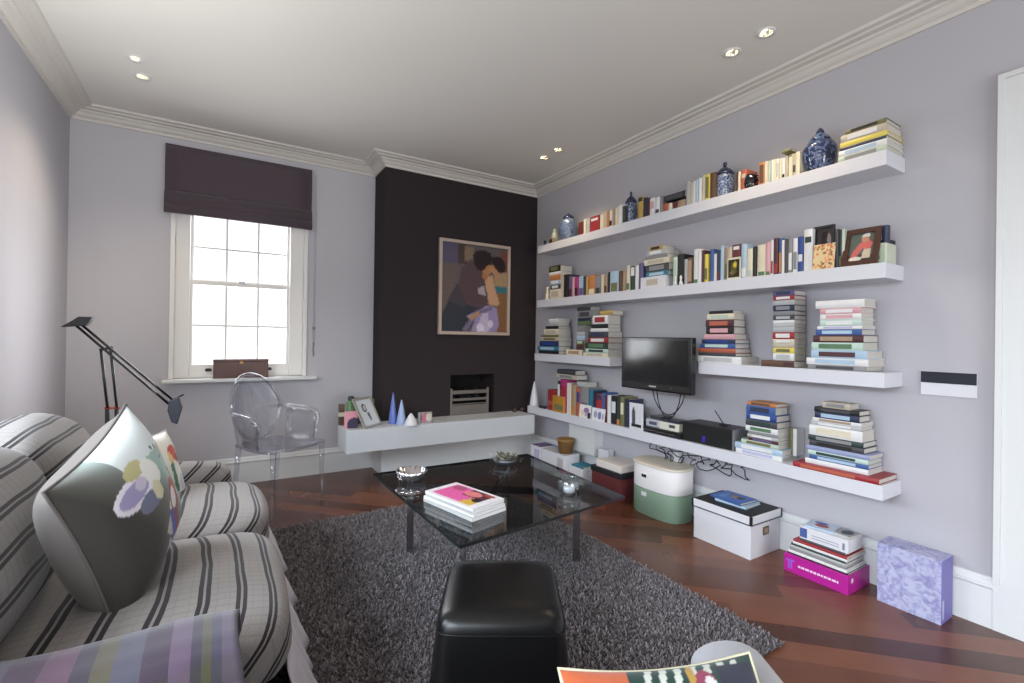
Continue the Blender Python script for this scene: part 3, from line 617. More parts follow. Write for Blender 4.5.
B(-.12, -.04, yA+.008, yB_-.002, S2T+.100, S2T+.122).build('tin_lid', M_blackm, t, bevel=.004)
# lowest shelf ornaments
def cone(label, x, y, z, r, h, m, grp, base=None):
    pr = [(0,0), (r,0), (r*1.02,h*.03), (r*.82,h*.3), (r*.55,h*.6), (r*.28,h*.85), (r*.08,h*.99), (0,h)]
    return tag(MB().lathe(pr, (x, y, z), 24).build('cone_ornament', m), label, 'ornament', grp)
x, y, z = on(535, 409, -.12, S4T); y = 3.86
cone('tall white cone ornament beside the chimney on the lowest shelf', -.155, 3.845, S4T, .045, .24, M_white, 'cone ornaments')
p = at(543, 404, X=-.15)
cone('slender grey cone ornament by the chimney on the lowest shelf', -.10, 3.70, S4T, .022, .19, mat('grey_glaze', (120,124,130), .35), 'cone ornaments')
t = tag(B(-.205, -.17, at(545,406,X=-.2).y, at(539,406,X=-.2).y, S4T, S4T+.025).build('pebble_dish', mat('dark_stone', (52,44,42), .6), bevel=.008, seg=3), 'small dark stone dish below the grey cone on the lowest shelf', 'dish')
ya, yb = at(556.6,400,X=-.185).y+.004, at(546.5,400,X=-.2).y
ya = max(ya, at(557.3,381,X=-.19).y+.003)
t = tag(B(-.185, -.06, ya, yb, S4T, at(552,390,X=-.19).z).build('red_box', colmat('red'), bevel=.003), 'small bright red box behind the gold tin on the lowest shelf', 'box')
B(-.1866, -.185, ya+.01, yb-.01, S4T+.05, S4T+.085).build('box_label', colmat('orange red'), t)
ya, yb = at(563.8,404,X=-.207).y, at(552.5,404,X=-.207).y
t = tag(B(-.209, -.189, ya, yb, S4T, at(558,396,X=-.207).z).build('gold_tin', mat('gold_tin', (178,128,44), .35, noise=.35, nscale=60), bevel=.003), 'little gold patterned tin in front of the red box', 'tin')
B(-.2096, -.209, ya+.012, yb-.03, S4T+.02, S4T+.07).build('tin_label', colmat('olive'), t)
def card(label, u0, u1, vt, cf, X0=-.208, X1=-.196):
    ya, yb = at(u0, vt, X=X0).y, at(u1, vt, X=X0).y; zt = at((u0+u1)/2, vt, X=X0).z
    t = thing('picture_card', label, 'card', (X0, (ya+yb)/2, S4T), 0, 'picture cards on the lowest shelf')
    MB().grid(quadgrid((X0, ya, S4T+.001), (X0, yb, S4T+.001), (X1, ya, zt), (X1, yb, zt)), 20, 22, cf=cf).build('front', PIC, t)
    MB().grid(quadgrid((X0+.0012, ya, S4T+.0005), (X0+.0012, yb, S4T+.0005), (X1+.0012, ya, zt), (X1+.0012, yb, zt)), 1, 1).build('card_back', M_white, t, solid=.0008)
card('white and purple flower picture card leaning on the lowest shelf\'s books', 579, 590.5, 405, painter((222,218,212), [('e',.6,.6,.22,.2,(136,104,160)), ('e',.85,.25,.14,.25,(40,36,60)), ('e',.3,.4,.15,.2,(214,196,160)), ('e',.6,.3,.15,.15,(180,160,190))], .05))
card('white picture card with grey figures leaning before the red book', 591.2, 604.5, 408.5, painter((220,220,224), [('e',.3,.5,.12,.3,(150,150,175)), ('e',.6,.45,.14,.3,(120,124,160)), ('e',.85,.4,.08,.25,(170,170,190))], .05))
p = [at(629.5,423,X=-.207), at(643,427,X=-.207), at(629.5,402,X=-.195), at(643,404.5,X=-.195)]
p[0].z = p[1].z = S4T+.001; p[2].z = p[3].z = (p[2].z+p[3].z)/2
frame('framed_photograph', 'small white photo frame at the left end of the DVD player', 'photo frame', p, .018, M_white, painter((206,206,212), [('e',.2,.4,.2,.5,(70,72,82))], .04), (12,16), .006)
# ------------------------------------------------------------------ television, players, speaker
TX = -.30; ty0, ty1, tz0, tz1 = 1.912, 2.515, .856, 1.219
t = thing('television', 'black flat screen television mounted between the two short shelves', 'television', (-.2, (ty0+ty1)/2, .86))
hb = MB().box(TX, TX+.045, ty0, ty1, tz0, tz1); hb.build('housing', mat('piano_black', (16,16,18), .22, coat=.3), t, bevel=.006)
MB().box(TX+.045, TX+.10, ty0+.06, ty1-.06, tz0+.04, tz1-.03).build('back_shell', M_blackm, t, bevel=.02, seg=3)
B(TX-.0015, TX, ty0+.032, ty1-.032, tz0+.062, tz1-.022).build('screen', mat('screen_black', (10,10,12), .12, spec=.7), t)
B(TX-.004, TX, ty0+.01, ty1-.01, tz0+.012, tz0+.05).build('speaker_strip', mat('strip_black', (26,24,25), .4), t, bevel=.003)
ym = (ty0+ty1)/2
B(TX-.0052, TX-.004, ym-.025, ym+.035, tz0+.026, tz0+.036).build('badge', mat('badge_silver', (170,170,172), .4, noise=.4, nscale=300), t)
B(TX-.0052, TX-.004, ym-.16, ym-.145, tz0+.027, tz0+.035).build('power_light', mat('led', (120,70,60), .4), t)
MB().box(TX+.10, -.002, ym-.04, ym+.04, .98, 1.08).build('wall_bracket', M_blackm, t)
cab = MB()
for k, (ya, yb, sag) in enumerate(((2.33, 2.05, .17), (2.30, 2.09, .20))):
    cab.tube([(-.18+.01*k, ya+(yb-ya)*i/14, .86-sag*math.sin(math.pi*i/14)**.6) for i in range(15)], .004, 6)
cab.build('cable', M_black, t)
ya, yb = at(681,437,X=-.2).y, at(630,424,X=-.2).y
t = thing('dvd_player', 'slim black DVD player on the lowest shelf under the television', 'DVD player', (-.11, (ya+yb)/2, S4T))
B(-.203, -.02, ya, yb, S4T+.004, S4T+.042).build('case', M_black, t, bevel=.003)
B(-.2045, -.203, ya+.05, yb-.03, S4T+.018, S4T+.024).build('disc_slot', M_chrome, t)
for yy in (ya+.03, yb-.03): B(-.19, -.16, yy-.012, yy+.012, S4T, S4T+.005).build('foot', M_blackm, t)
B(-.2045, -.203, ya+.015, ya+.04, S4T+.012, S4T+.03).build('display', mat('display_dark', (40,44,56), .2), t)
z = S4T+.0425; ya2, yb2 = at(679,425,X=-.17).y, at(646,420,X=-.17).y
t = tag(B(-.17, -.03, ya2+.16, yb2, z, z+.05).build('disc_box', mat('silver_box', (188,192,200), .4, noise=.05), bevel=.002), 'silver and white boxed disc set lying on the DVD player', 'box')
B(-.1712, -.17, ya2+.19, yb2-.03, z+.012, z+.036).build('print_band', mat('print_band', (92,84,104), .5, noise=.6, nscale=60), t)
t = tag(B(-.185, -.05, ya2-.01, ya2+.155, z, z+.052).build('disc_box', mat('white_box_blue_top', (214,212,196), .5, noise=.05), bevel=.002), 'white box with blue top lying on the DVD player\'s right end', 'box')
B(-.183, -.052, ya2-.008, ya2+.153, z+.052, z+.0535).build('box_top', colmat('violet'), t)
B(-.186, -.185, ya2+.02, ya2+.07, z+.02, z+.04).build('logo_patch', colmat('dark grey'), t)
t = tag(B(-.15, -.03, ya2+.17, yb2-.02, z+.0505, z+.074).build('set_top_box', mat('graphite', (58,60,66), .35), bevel=.003), 'graphite set top box lying on the silver disc set', 'set top box')
t = tag(B(-.15, -.06, ya2+.01, ya2+.12, z+.054, z+.068).build('router', mat('graphite', 0), bevel=.004), 'flat black gadget on top of the white box with blue top', 'router')
sy0, sy1 = at(734,447,X=-.19).y, at(682,438,X=-.19).y; sz = S4T+.125
t = thing('hifi_speaker', 'black box hi-fi speaker with blue light on the lowest shelf', 'speaker', (-.1, (sy0+sy1)/2, S4T))
B(-.188, -.012, sy0+.012, sy1, S4T+.001, sz).build('cabinet', mat('speaker_black', (24,22,24), .45), t, bevel=.004)
B(-.19, -.188, sy0+.02, sy1-.008, S4T+.008, sz-.008).build('grille', mat('grille_black', (12,12,14), .8, bump=.3, bscale=900), t)
B(-.192, -.015, sy0, sy0+.012, S4T+.001, sz).build('end_panel', mat('silver_panel', (112,114,118), .35), t, bevel=.003)
B(-.1915, -.19, (sy0+sy1)/2+.010, (sy0+sy1)/2+.032, S4T+.018, S4T+.055).build('blue_light', mat('blue_led', (50,40,150), .3, emit=(60,50,180), es=.15), t)
yy = sy0+.13
MB().tube([(-.09, yy, sz), (-.09, yy+.07, sz+.085)], .003, 6).box(-.10, -.08, yy-.012, yy+.03, sz, sz+.008).tube([(-.1, yy+.02, sz+.006), (-.1, yy-.05, sz+.012)], .004, 6).build('antenna', M_blackm, t)
# dangling cables under the lowest shelf
cb = MB()
rr = random.Random(3)
for k in range(7):
    y0 = 2.42-.10*k; pts = []
    for i in range(13):
        a = i/12; pts.append((-.05-.05*rr.random()-.02*k % .03, y0-.16*a+.05*math.sin(9*a+k), S4B-.012-.09*math.sin(math.pi*a)**.8-.02*math.sin(14*a)))
    cb.tube(pts, .0035, 6)
tag(cb.build('cable_tangle', M_blackm), 'tangle of thin black cables hanging under the lowest shelf', 'cable', kind='stuff')
t = tag(B(-.07, -.022, 2.19, 2.235, .30, .42).build('power_adapter', M_white, bevel=.004), 'white power adapter plug on the wall below the lowest shelf', 'plug')
cb = B(-.0, 0, 0, 0, 0, 0)
# ------------------------------------------------------------------ wall control panel
py0, py1 = at(978,383,X=0).y, at(921,383,X=0).y
t = thing('wall_panel', 'wide wall control plate, black glass above white, right of the shelves', 'control panel', (0, (py0+py1)/2, .965))
B(-.006, -.0005, py0, py1, .962, 1.072).build('back_plate', M_white, t, bevel=.002)
B(-.010, -.006, py0+.002, py1-.002, 1.020, 1.071).build('glass_panel', mat('panel_black', (30,32,44), .45, spec=.3), t, bevel=.001)
B(-.009, -.006, py0+.002, py1-.002, .964, 1.018).build('switch_panel', M_white, t, bevel=.001)
# ------------------------------------------------------------------ painting and fire grate
px0, px1, pz0, pz1 = -1.099, -.338, 1.231, 2.119
def P(x, y): return ((x-80)/365, 1-(y-95)/515)
def PP(*a): return [P(x, y) for x, y in a]
def E(x, y, rx, ry, c): p = P(x, y); return ('e', p[0], p[1], rx/365, ry/515, c)
art = painter((92,82,84), [
 ('p',PP((80,95),(175,95),(170,215),(80,220)),(84,78,98)), ('p',PP((165,95),(210,95),(215,210),(165,215)),(70,56,52)), ('p',PP((200,105),(250,110),(245,175),(200,200)),(122,104,86)), ('p',PP((80,215),(165,215),(120,420),(80,480)),(98,84,80)),
 ('p',PP((400,110),(445,120),(445,240),(420,240)),(110,64,58)), ('p',PP((370,255),(445,240),(445,330),(370,330)),(150,128,98)), ('p',PP((365,325),(445,330),(445,372),(380,370)),(52,104,114)), ('p',PP((385,368),(445,372),(445,610),(380,610)),(122,88,60)),
 ('p',PP((160,330),(330,440),(330,500),(200,610),(80,610),(80,520)),(46,50,58)),
 ('p',PP((185,235),(235,190),(300,240),(330,330),(345,440),(300,470),(215,450),(165,350)),(78,62,66)), ('p',PP((165,330),(215,450),(200,470),(110,430)),(64,58,64)),
 ('p',PP((310,280),(360,265),(372,340),(402,430),(385,450),(340,445),(325,360)),(176,140,112)), ('p',PP((275,350),(312,330),(320,390),(280,385)),(150,142,150)),
 ('p',PP((248,150),(270,125),(310,118),(345,130),(356,165),(350,200),(330,235),(300,245),(270,235),(250,200)),(36,28,28)), ('p',PP((335,200),(356,205),(352,245),(330,272),(305,268),(300,245)),(160,114,78)), ('p',PP((300,245),(330,270),(322,300),(298,285)),(150,104,70)),
 ('p',PP((352,158),(385,146),(420,158),(436,195),(430,235),(400,246),(375,225),(356,195)),(38,29,29)), ('p',PP((350,200),(372,215),(392,246),(368,262),(345,240)),(168,126,92)), ('p',PP((368,250),(400,244),(398,290),(370,300)),(160,122,92)),
 ('p',PP((210,520),(330,450),(385,460),(400,560),(385,610),(240,610),(260,540)),(140,128,166)), ('p',PP((300,500),(335,490),(345,610),(270,610)),(176,166,190)), ('p',PP((190,600),(260,490),(355,455),(365,470),(280,510),(215,606)),(108,98,126)), ('p',PP((222,525),(280,485),(290,505),(240,545)),(164,126,92)),
 E(350,560,16,24,(196,188,206)), E(292,585,22,24,(202,196,212))], .05, .006)
frame('framed_painting', 'painting of a dark haired couple embracing, pale frame, on the dark chimney breast', 'painting', [(px0, YC-.03, pz0), (px1, YC-.03, pz0), (px0, YC-.03, pz1), (px1, YC-.03, pz1)], .028, mat('pale_frame', (178,160,148), .45, noise=.06, nscale=20), art, (120,150), .029)
t = thing('fire_grate', 'grey metal fire grate with horizontal bars in the chimney opening', 'grate', (-.745, YC+.02, FZ0))
M_iron = mat('grate_metal', (128,122,116), .4, metal=.6, noise=.1)
g0, g1 = -.945, -.555; gz = .70
for xx in (g0, g1): MB().box(xx-.012, xx+.012, YC+.005, YC+.03, FZ0, gz+.02).build('post', M_iron, t, bevel=.003)
for z0, z1 in ((gz-.035, gz), (gz-.10, gz-.075), (gz-.135, gz-.125)): B(g0, g1, YC+.008, YC+.022, z0, z1).build('bar', M_iron, t, bevel=.003)
B(g0, g1, YC+.008, YC+.02, FZ0, gz-.14).build('ash_pan_front', M_iron, t, bevel=.003)
MB().tube([((g0+g1)/2, YC+.008, .515), ((g0+g1)/2, YC-.008, .515)], .008).build('knob', M_iron, t)
co = MB(); rr = random.Random(5)
for i in range(26):
    co.lathe([(0,-.03), (.022,-.018), (.03,0), (.022,.018), (0,.03)], (rr.uniform(g0+.04, g1-.04), rr.uniform(YC+.07, YC+.2), rr.uniform(.60, .70)), 6)
tag(co.build('coals', mat('coal', (22,20,20), .9), flat=True), 'black coals lying behind the bars of the fire grate', 'coal', kind='stuff')
# ------------------------------------------------------------------ things on the hearth bench
def fixb(u, v): p = at(u, v, Z=BZ); return p
x, y = -1.90, 3.99
t = thing('tall_bottle', 'tall green patterned bottle tin at the bench\'s left end', 'tin', (x, y, BZ))
MB().lathe([(0,0), (.034,0), (.036,.01), (.036,.185), (.024,.20), (.02,.205)], (x+.02, y, BZ), 20).build('body', mat('green_tin', (82,116,74), .4, noise=.5, nscale=24), t)
MB().lathe([(.021,.2), (.024,.205), (.024,.235), (0,.238)], (x+.02, y, BZ), 16).build('cap', colmat('dark green'), t)
for k, (dx, dy, h, c, lb) in enumerate(((-.045, .035, .17, 'brown', 'brown and cream striped slim box behind the green tin on the bench'), (.070, .045, .215, 'black', 'black slim box standing behind the photo frame on the bench'))):
    o = tag(B(x+dx-.022, x+dx+.022, y+dy-.02, y+dy+.02, BZ, BZ+h).build('slim_box', colmat(c), bevel=.002), lb, 'box')
    B(x+dx-.023, x+dx+.023, y+dy-.021, y+dy+.021, BZ+h*.42, BZ+h*.62).build('band', colmat('cream' if k == 0 else 'dark grey'), o)
x, y = -1.905, 3.845
t = thing('greeting_card', 'pink and navy card standing before the green tin on the bench', 'card', (x, y, BZ))
MB().grid(quadgrid((x-.055, y, BZ), (x+.045, y-.01, BZ), (x-.055, y+.008, BZ+.135), (x+.045, y-.002, BZ+.135)), 16, 18, cf=painter((206,140,152), [('e',.75,.2,.55,.42,(44,38,66))])).build('front', PIC, t)
MB().grid(quadgrid((x-.055, y+.003, BZ), (x+.045, y-.007, BZ), (x-.055, y+.011, BZ+.135), (x+.045, y+.001, BZ+.135)), 1, 1).build('card_back', M_white, t, solid=.001)
bl = at(365,429.5,Z=BZ); brr = at(382,424.5,Z=BZ); tl = at(352.5,399,Y=3.81); tr = at(374,397.5,Y=3.83)
sk = painter((212,218,222), [('e',.42,.68,.15,.16,(60,62,70)), ('e',.45,.68,.09,.11,(190,196,200)), ('p',[(.45,.5),(.6,.5),(.62,.15),(.55,.15)],(120,126,134)), ('e',.58,.35,.07,.14,(90,94,104))], .02)
frame('framed_photograph', 'silver photo frame with a pencil drawing leaning on the hearth bench', 'photo frame', [bl+Vector((0,0,.004)), brr+Vector((0,0,.004)), tl, tr], .018, mat('silver_frame', (190,186,176), .3, metal=.5), sk, (26,34), .012)
o = tag(B(-1.80, -1.68, 4.022, 4.054, BZ, BZ+.20).build('green_box', mat('green_box', (96,128,82), .5, noise=.15), bevel=.003), 'green topped dark box standing behind the silver photo frame', 'box')
B(-1.801, -1.679, 4.021, 4.055, BZ, BZ+.165).build('box_body', colmat('dark grey'), o)
cone('tallest blue cone ornament on the hearth bench', -1.555, 3.90, BZ, .036, .262, mat('blue_glaze', (94,112,182), .3), 'cone ornaments')
cone('pale blue cone ornament on the hearth bench behind the white one', -1.50, 3.845, BZ, .040, .205, mat('pale_blue_glaze', (150,168,206), .3), 'cone ornaments')
cone('short white cone ornament on the hearth bench', -1.445, 3.765, BZ, .058, .10, M_white, 'cone ornaments')
xa, xb = at(416.5,425,Z=BZ).x+.03, at(433,425,Z=BZ).x+.03
t = thing('photo_cube', 'clear photo block with pink picture on the hearth bench', 'photo block', ((xa+xb)/2, 3.79, BZ))
B(xa, xb, 3.775, 3.80, BZ, BZ+.095).build('block', mat('frosted_block', (170,168,170), .2), t, bevel=.003)
MB().grid(quadgrid((xa+.008, 3.7742, BZ+.006), (xb-.004, 3.7742, BZ+.006), (xa+.008, 3.7742, BZ+.09), (xb-.004, 3.7742, BZ+.09)), 16, 16, cf=painter((150,140,140), [('e',.4,.5,.2,.45,(190,110,128)), ('e',.75,.55,.25,.4,(206,198,188)), ('e',.1,.5,.1,.5,(110,104,108))], .1)).build('picture', PIC, t)
for i, (xx, nm) in enumerate(((-.255, 'left'), (-.165, 'right'))):
    tag(MB().lathe([(0,0), (.022,.0), (.03,.012), (.026,.028), (.012,.038), (0,.04)], (xx-.03, 4.0, BZ), 14).build('pebble', mat('pebble_brown', (56,42,36), .5)), f'small dark pebble at the bench\'s right end, the {nm} one', 'pebble', 'two dark pebbles on the bench')
# wooden box on the window board
xa, xb = at(213,377,Y=4.335).x, at(268,376,Y=4.335).x
t = thing('wooden_box', 'dark brown wooden box lying on the window board', 'box', ((xa+xb)/2, 4.335, WZ0))
zt = at(240,359,Y=4.30).z
M_dw = mat('dark_wood', (84,50,40), .4, noise=.25, nscale=18)
B(xa, xb, 4.302, 4.372, WZ0+.0005, zt-.022).build('case', M_dw, t, bevel=.002)
B(xa-.002, xb+.002, 4.300, 4.374, zt-.021, zt).build('lid', M_dw, t, bevel=.002)
B((xa+xb)/2-.012, (xa+xb)/2+.012, 4.297, 4.302, zt-.04, zt-.015).build('clasp', mat('brass', (120,90,50), .35, metal=.9), t)
# ------------------------------------------------------------------ boxes and books on the floor
def lidbox(): pass
t = thing('storage_box', 'white cardboard storage box with black lid top and metal corners', 'storage box', (-.17, 1.685, 0))
bz = .225
B(-.318, -.026, 1.505, 1.868, 0, bz-.03).build('box_body', M_white, t, bevel=.003)
ld = B(-.324, -.022, 1.497, 1.876, bz-.032, bz+.012).build('lid', M_white, t, bevel=.003)
B(-.318, -.028, 1.503, 1.870, bz+.012, bz+.0145).build('lid_top', M_blackm, ld)
for z0 in (bz-.036,): MB().box(-.3255, -.0215, 1.4955, 1.8775, z0, z0+.006).build('lid_edge_band', mat('band_dark', (52,54,58), .4), ld)
for xx, yy in ((-.324, 1.497), (-.030, 1.497), (-.324, 1.868)): MB().box(xx-.002, xx+.010, yy-.002, yy+.010, bz-.032, bz+.014).build('metal_corner', mat('steel_dark', (70,74,78), .3, metal=.8), ld)
h = B(-.20, -.145, 1.5005, 1.505, .115, .160).build('label_holder', mat('brass_holder', (120,104,78), .35, metal=.7), t)
B(-.19, -.155, 1.4995, 1.5005, .125, .150).build('label_card', colmat('tan'), h)
zt = bz+.015
def floorbook(label, x0, x1, y0, y1, z0, z1, c, rz=0, grp=None, cf=None, nm='book', cat='book'):
    o = add_book(x0, x1-x0, y0, y1, z0, z1, True, c, label, grp, hard=(z1-z0) > .012, rz=rz, name=nm, cat=cat)
    if cf:
        cx_, cy_ = (x0+x1)/2, (y0+y1)/2; R = Matrix.Translation((cx_, cy_, 0)) @ Matrix.Rotation(rz, 4, 'Z') @ Matrix.Translation((-cx_, -cy_, 0))
        g = MB().grid(lambda u, v: R @ Vector((x0+.003+(x1-x0-.006)*u, y0+.003+(y1-y0-.006)*v, z1+.0006)), 22, 22, cf=cf); g.build('cover_picture', PIC, o)
    return o
blc = painter((70,110,180), [('e',.55,.42,.16,.14,(170,140,120)), ('e',.55,.28,.16,.12,(40,44,70)), ('e',.4,.75,.3,.1,(96,138,200)), ('e',.7,.6,.1,.2,(120,110,120))], .06)
floorbook('blue picture book, lower of two on the white box with black lid', -.245, -.085, 1.585, 1.775, zt, zt+.014, 'pale blue', .05, 'blue books on the storage box')
floorbook('blue picture book with faces, upper of two on the white storage box', -.25, -.09, 1.605, 1.80, zt+.0145, zt+.028, 'blue', -.03, 'blue books on the storage box', blc)
# oval two-tier hat box
t = thing('hat_box', 'tall oval storage box, white above sage green, beside the dark red box', 'storage box', (-.165, 2.235, 0))
def oval(cx, cy, a, b, n=40, e=3.0):
    return [(cx+a*math.copysign(abs(math.cos(q))**(2/e), math.cos(q)), cy+b*math.copysign(abs(math.sin(q))**(2/e), math.sin(q))) for q in [2*math.pi*i/n for i in range(n)]]
M_sage = mat('sage_card', (122,146,126), .6, noise=.03); M_cw = mat('cream_card', (224,222,222), .55, noise=.02)
MB().prism(oval(-.170, 2.235, .132, .205), 0, .178, smooth=True).build('lower_box', M_sage, t, bevel=.002)
MB().prism(oval(-.170, 2.235, .132, .205), .180, .345, smooth=True).build('upper_box', M_cw, t, bevel=.002)
MB().prism(oval(-.170, 2.235, .135, .208), .335, .352, smooth=True).build('lid', mat('lid_beige', (206,198,184), .6), t, bevel=.003)
for z0, mm in ((.255, M_chrome), (.128, M_white)):
    B(-.3055, -.2995, 2.262, 2.305, z0, z0+.026).build('label_holder', mm, t, bevel=.002)
# dark red box with black lid, shallow white box on top
t = thing('storage_box', 'dark red storage box with black lid near the glass table', 'storage box', (-.15, 2.68, 0))
B(-.285, -.03, 2.52, 2.84, 0, .205).build('box_body', mat('oxblood_card', (96,42,44), .55, noise=.08), t, bevel=.003)
B(-.291, -.026, 2.514, 2.846, .17, .212).build('lid', M_blackm, t, bevel=.003)
MB().lathe([(0,0), (.008,0), (.009,.006), (0,.009)], (-.285, 2.56, .06), 12, M=Matrix.Rotation(-math.pi/2, 4, 'Y')).build('stud', M_chrome, t)
tag(B(-.275, -.035, 2.53, 2.80, .2125, .262).build('flat_box', mat('ivory_card', (212,204,198), .55), bevel=.002), 'shallow ivory box lying on the dark red storage box', 'box')
# white file boxes, pot
for i, (y0, y1, h, lb, c) in enumerate(((3.19, 3.53, .200, 'white file box lying on the floor under the brown pot', 'white'), (3.54, 3.70, .205, 'lilac and white file box at the bench\'s right corner', 'lilac'))):
    o = tag(B(-.285, -.115, y0, y1, 0, h).build('file_box', M_white, bevel=.003), lb, 'file box', 'white file boxes by the bench')
    B(-.2862, -.285, y0+.02, y0+.10, .05, h-.03).build('file_label', colmat(c if c != 'white' else 'pale grey'), o)
    B(-.284, -.116, y0+.002, y1-.002, h, h+.0015).build('file_top', colmat('purple' if i else 'silver'), o)
x, y, z = -.20, 3.28, .202
t = thing('plant_pot', 'empty brown plant pot standing on the white file box', 'pot', (x, y, z))
MB().lathe([(0,0), (.058,0), (.072,.10), (.078,.105), (.078,.125), (.068,.125), (.062,.02), (0,.02)], (x, y, z), 26).build('pot', mat('brown_pot', (128,94,52), .6, noise=.08), t)
t = thing('plant_pot', 'dark olive pot half hidden behind the brown plant pot', 'pot', (-.155, 3.44, .207)) if 0 else None
o = tag(B(-.25, -.08, 2.99, 3.17, 0, .125).build('paper_box', M_white, bevel=.004), 'small white carton on the floor between file box and dark red box', 'box')
add_book(-.235, .13, 3.0, 3.15, .1255, .142, True, 'teal', 'teal booklet lying on the small white carton', None, hard=False)
o = tag(B(-.092, -.03, 2.86, 2.98, 0, .29).build('carton', M_white, bevel=.003), 'tall white carton against the wall behind the dark red box', 'box')
# magenta set with books stacked on it
t = thing('slipcase', 'magenta slipcase book set lying on the floor under a pile of books', 'book set', (-.14, 1.205, 0))
yA, yB_ = 1.058, 1.357
M_mag = mat('magenta_card', (172,28,138), .4, noise=.04)
B(-.256, -.03, yA, yB_, 0, .092).build('case', M_mag, t, bevel=.002)
tx = MB(); rr = random.Random(11)
yy = 1.285
while yy > 1.10:
    ln = rr.uniform(.006, .02); tx.box(-.2568, -.256, yy-ln, yy, .040, .050); yy -= ln+.004
tx.build('spine_lettering', mat('lettering_pale', (232,200,226), .5), t)
MB().box(-.2568, -.256, 1.305, 1.345, .058, .066).box(-.2568, -.256, 1.315, 1.322, .02, .058).box(-.2568, -.256, 1.328, 1.335, .02, .058).build('spine_emblem', mat('emblem_violet', (140,90,200), .5), t)
B(-.225, -.205, yA-.0008, yA, .050, .072).build('end_emblem', mat('lettering_pale', 0), t)
def pile(items, z, grp, where):
    out = []
    for k, (x0, x1, y0, y1, h, c, lb) in enumerate(items):
        floorbook(lb+where, x0, x1, y0, y1, z+.0003, z+h-.0003, c, 0, grp); z += h
    return z
z = pile([(-.246, -.05, 1.062, 1.345, .008, 'black', 'thin black book directly on '), (-.248, -.055, 1.066, 1.340, .013, 'white', 'white book second above '), (-.242, -.05, 1.075, 1.335, .013, 'grey', 'grey book third above '), (-.24, -.05, 1.075, 1.335, .012, 'pale grey', 'pale grey book fourth above '),
          (-.238, -.05, 1.078, 1.33, .011, 'dark green', 'dark green book fifth above '), (-.24, -.05, 1.07, 1.32, .012, 'white', 'white book sixth above '), (-.238, -.05, 1.072, 1.32, .012, 'red', 'red book seventh above '), (-.226, -.06, 1.085, 1.29, .008, 'dark grey', 'thin dark grey book eighth above ')], .0922, 'books on the magenta set', 'the magenta book set')
o = tag(B(-.218, -.07, 1.075, 1.30, z, z+.062).build('disc_set_box', M_white, bevel=.002), 'white boxed set with grey lines on the pile above the magenta set', 'box')
MB().box(-.2186, -.218, 1.115, 1.24, z+.018, z+.021).box(-.2186, -.218, 1.115, 1.24, z+.030, z+.033).box(-.2186, -.218, 1.09, 1.10, z+.012, z+.045).build('printed_lines', mat('print_grey', (120,124,150), .5), o)
B(-.2188, -.218, 1.262, 1.297, z+.008, z+.055).build('blue_panel', mat('blue_print', (70,90,150), .5, noise=.4, nscale=60), o)
z += .0625
floorbook('slim blue and white booklet on top of the white boxed set', -.20, -.075, 1.16, 1.29, z, z+.010, 'pale blue', .12, 'booklets on the boxed set', painter((190,200,215), [('e',.4,.5,.2,.25,(150,60,60)), ('e',.7,.6,.15,.25,(70,90,160))], .05))
floorbook('dark covered booklet on top of the white boxed set', -.19, -.085, 1.075, 1.15, z, z+.012, 'pale grey', -.1, 'booklets on the boxed set', painter((150,150,155), [('e',.5,.5,.35,.35,(54,58,62))], .05))
# lilac patterned box file
t = thing('box_file', 'lilac patterned box file standing against the skirting by the door', 'box file', (-.11, .86, 0))
m = bpy.data.materials.new('lilac_marble'); m.use_nodes = True; N, L = nt(m); b = N['Principled BSDF']; tc = N.new('ShaderNodeTexCoord'); n = N.new('ShaderNodeTexNoise'); n.inputs['Scale'].default_value = 26; n.inputs['Detail'].default_value = 6; n.inputs['Distortion'].default_value = 1.5
r = N.new('ShaderNodeValToRGB'); r.color_ramp.elements[0].position = .35; r.color_ramp.elements[0].color = (*lin((134,134,180)), 1); r.color_ramp.elements[1].position = .6; r.color_ramp.elements[1].color = (*lin((178,180,208)), 1)
L.new(tc.outputs['Object'], n.inputs['Vector']); L.new(n.outputs['Fac'], r.inputs['Fac']); L.new(r.outputs[0], b.inputs['Base Color']); b.inputs['Roughness'].default_value = .5
B(-.178, -.045, .742, .972, 0, .272).build('case', m, t, bevel=.002)
B(-.176, -.047, .7405, .742, .002, .27).build('spine_panel', mat('lilac_spine', (110,104,170), .5), t)
B(-.168, -.150, .7398, .7405, .02, .10).build('spine_label', colmat('lilac'), t)
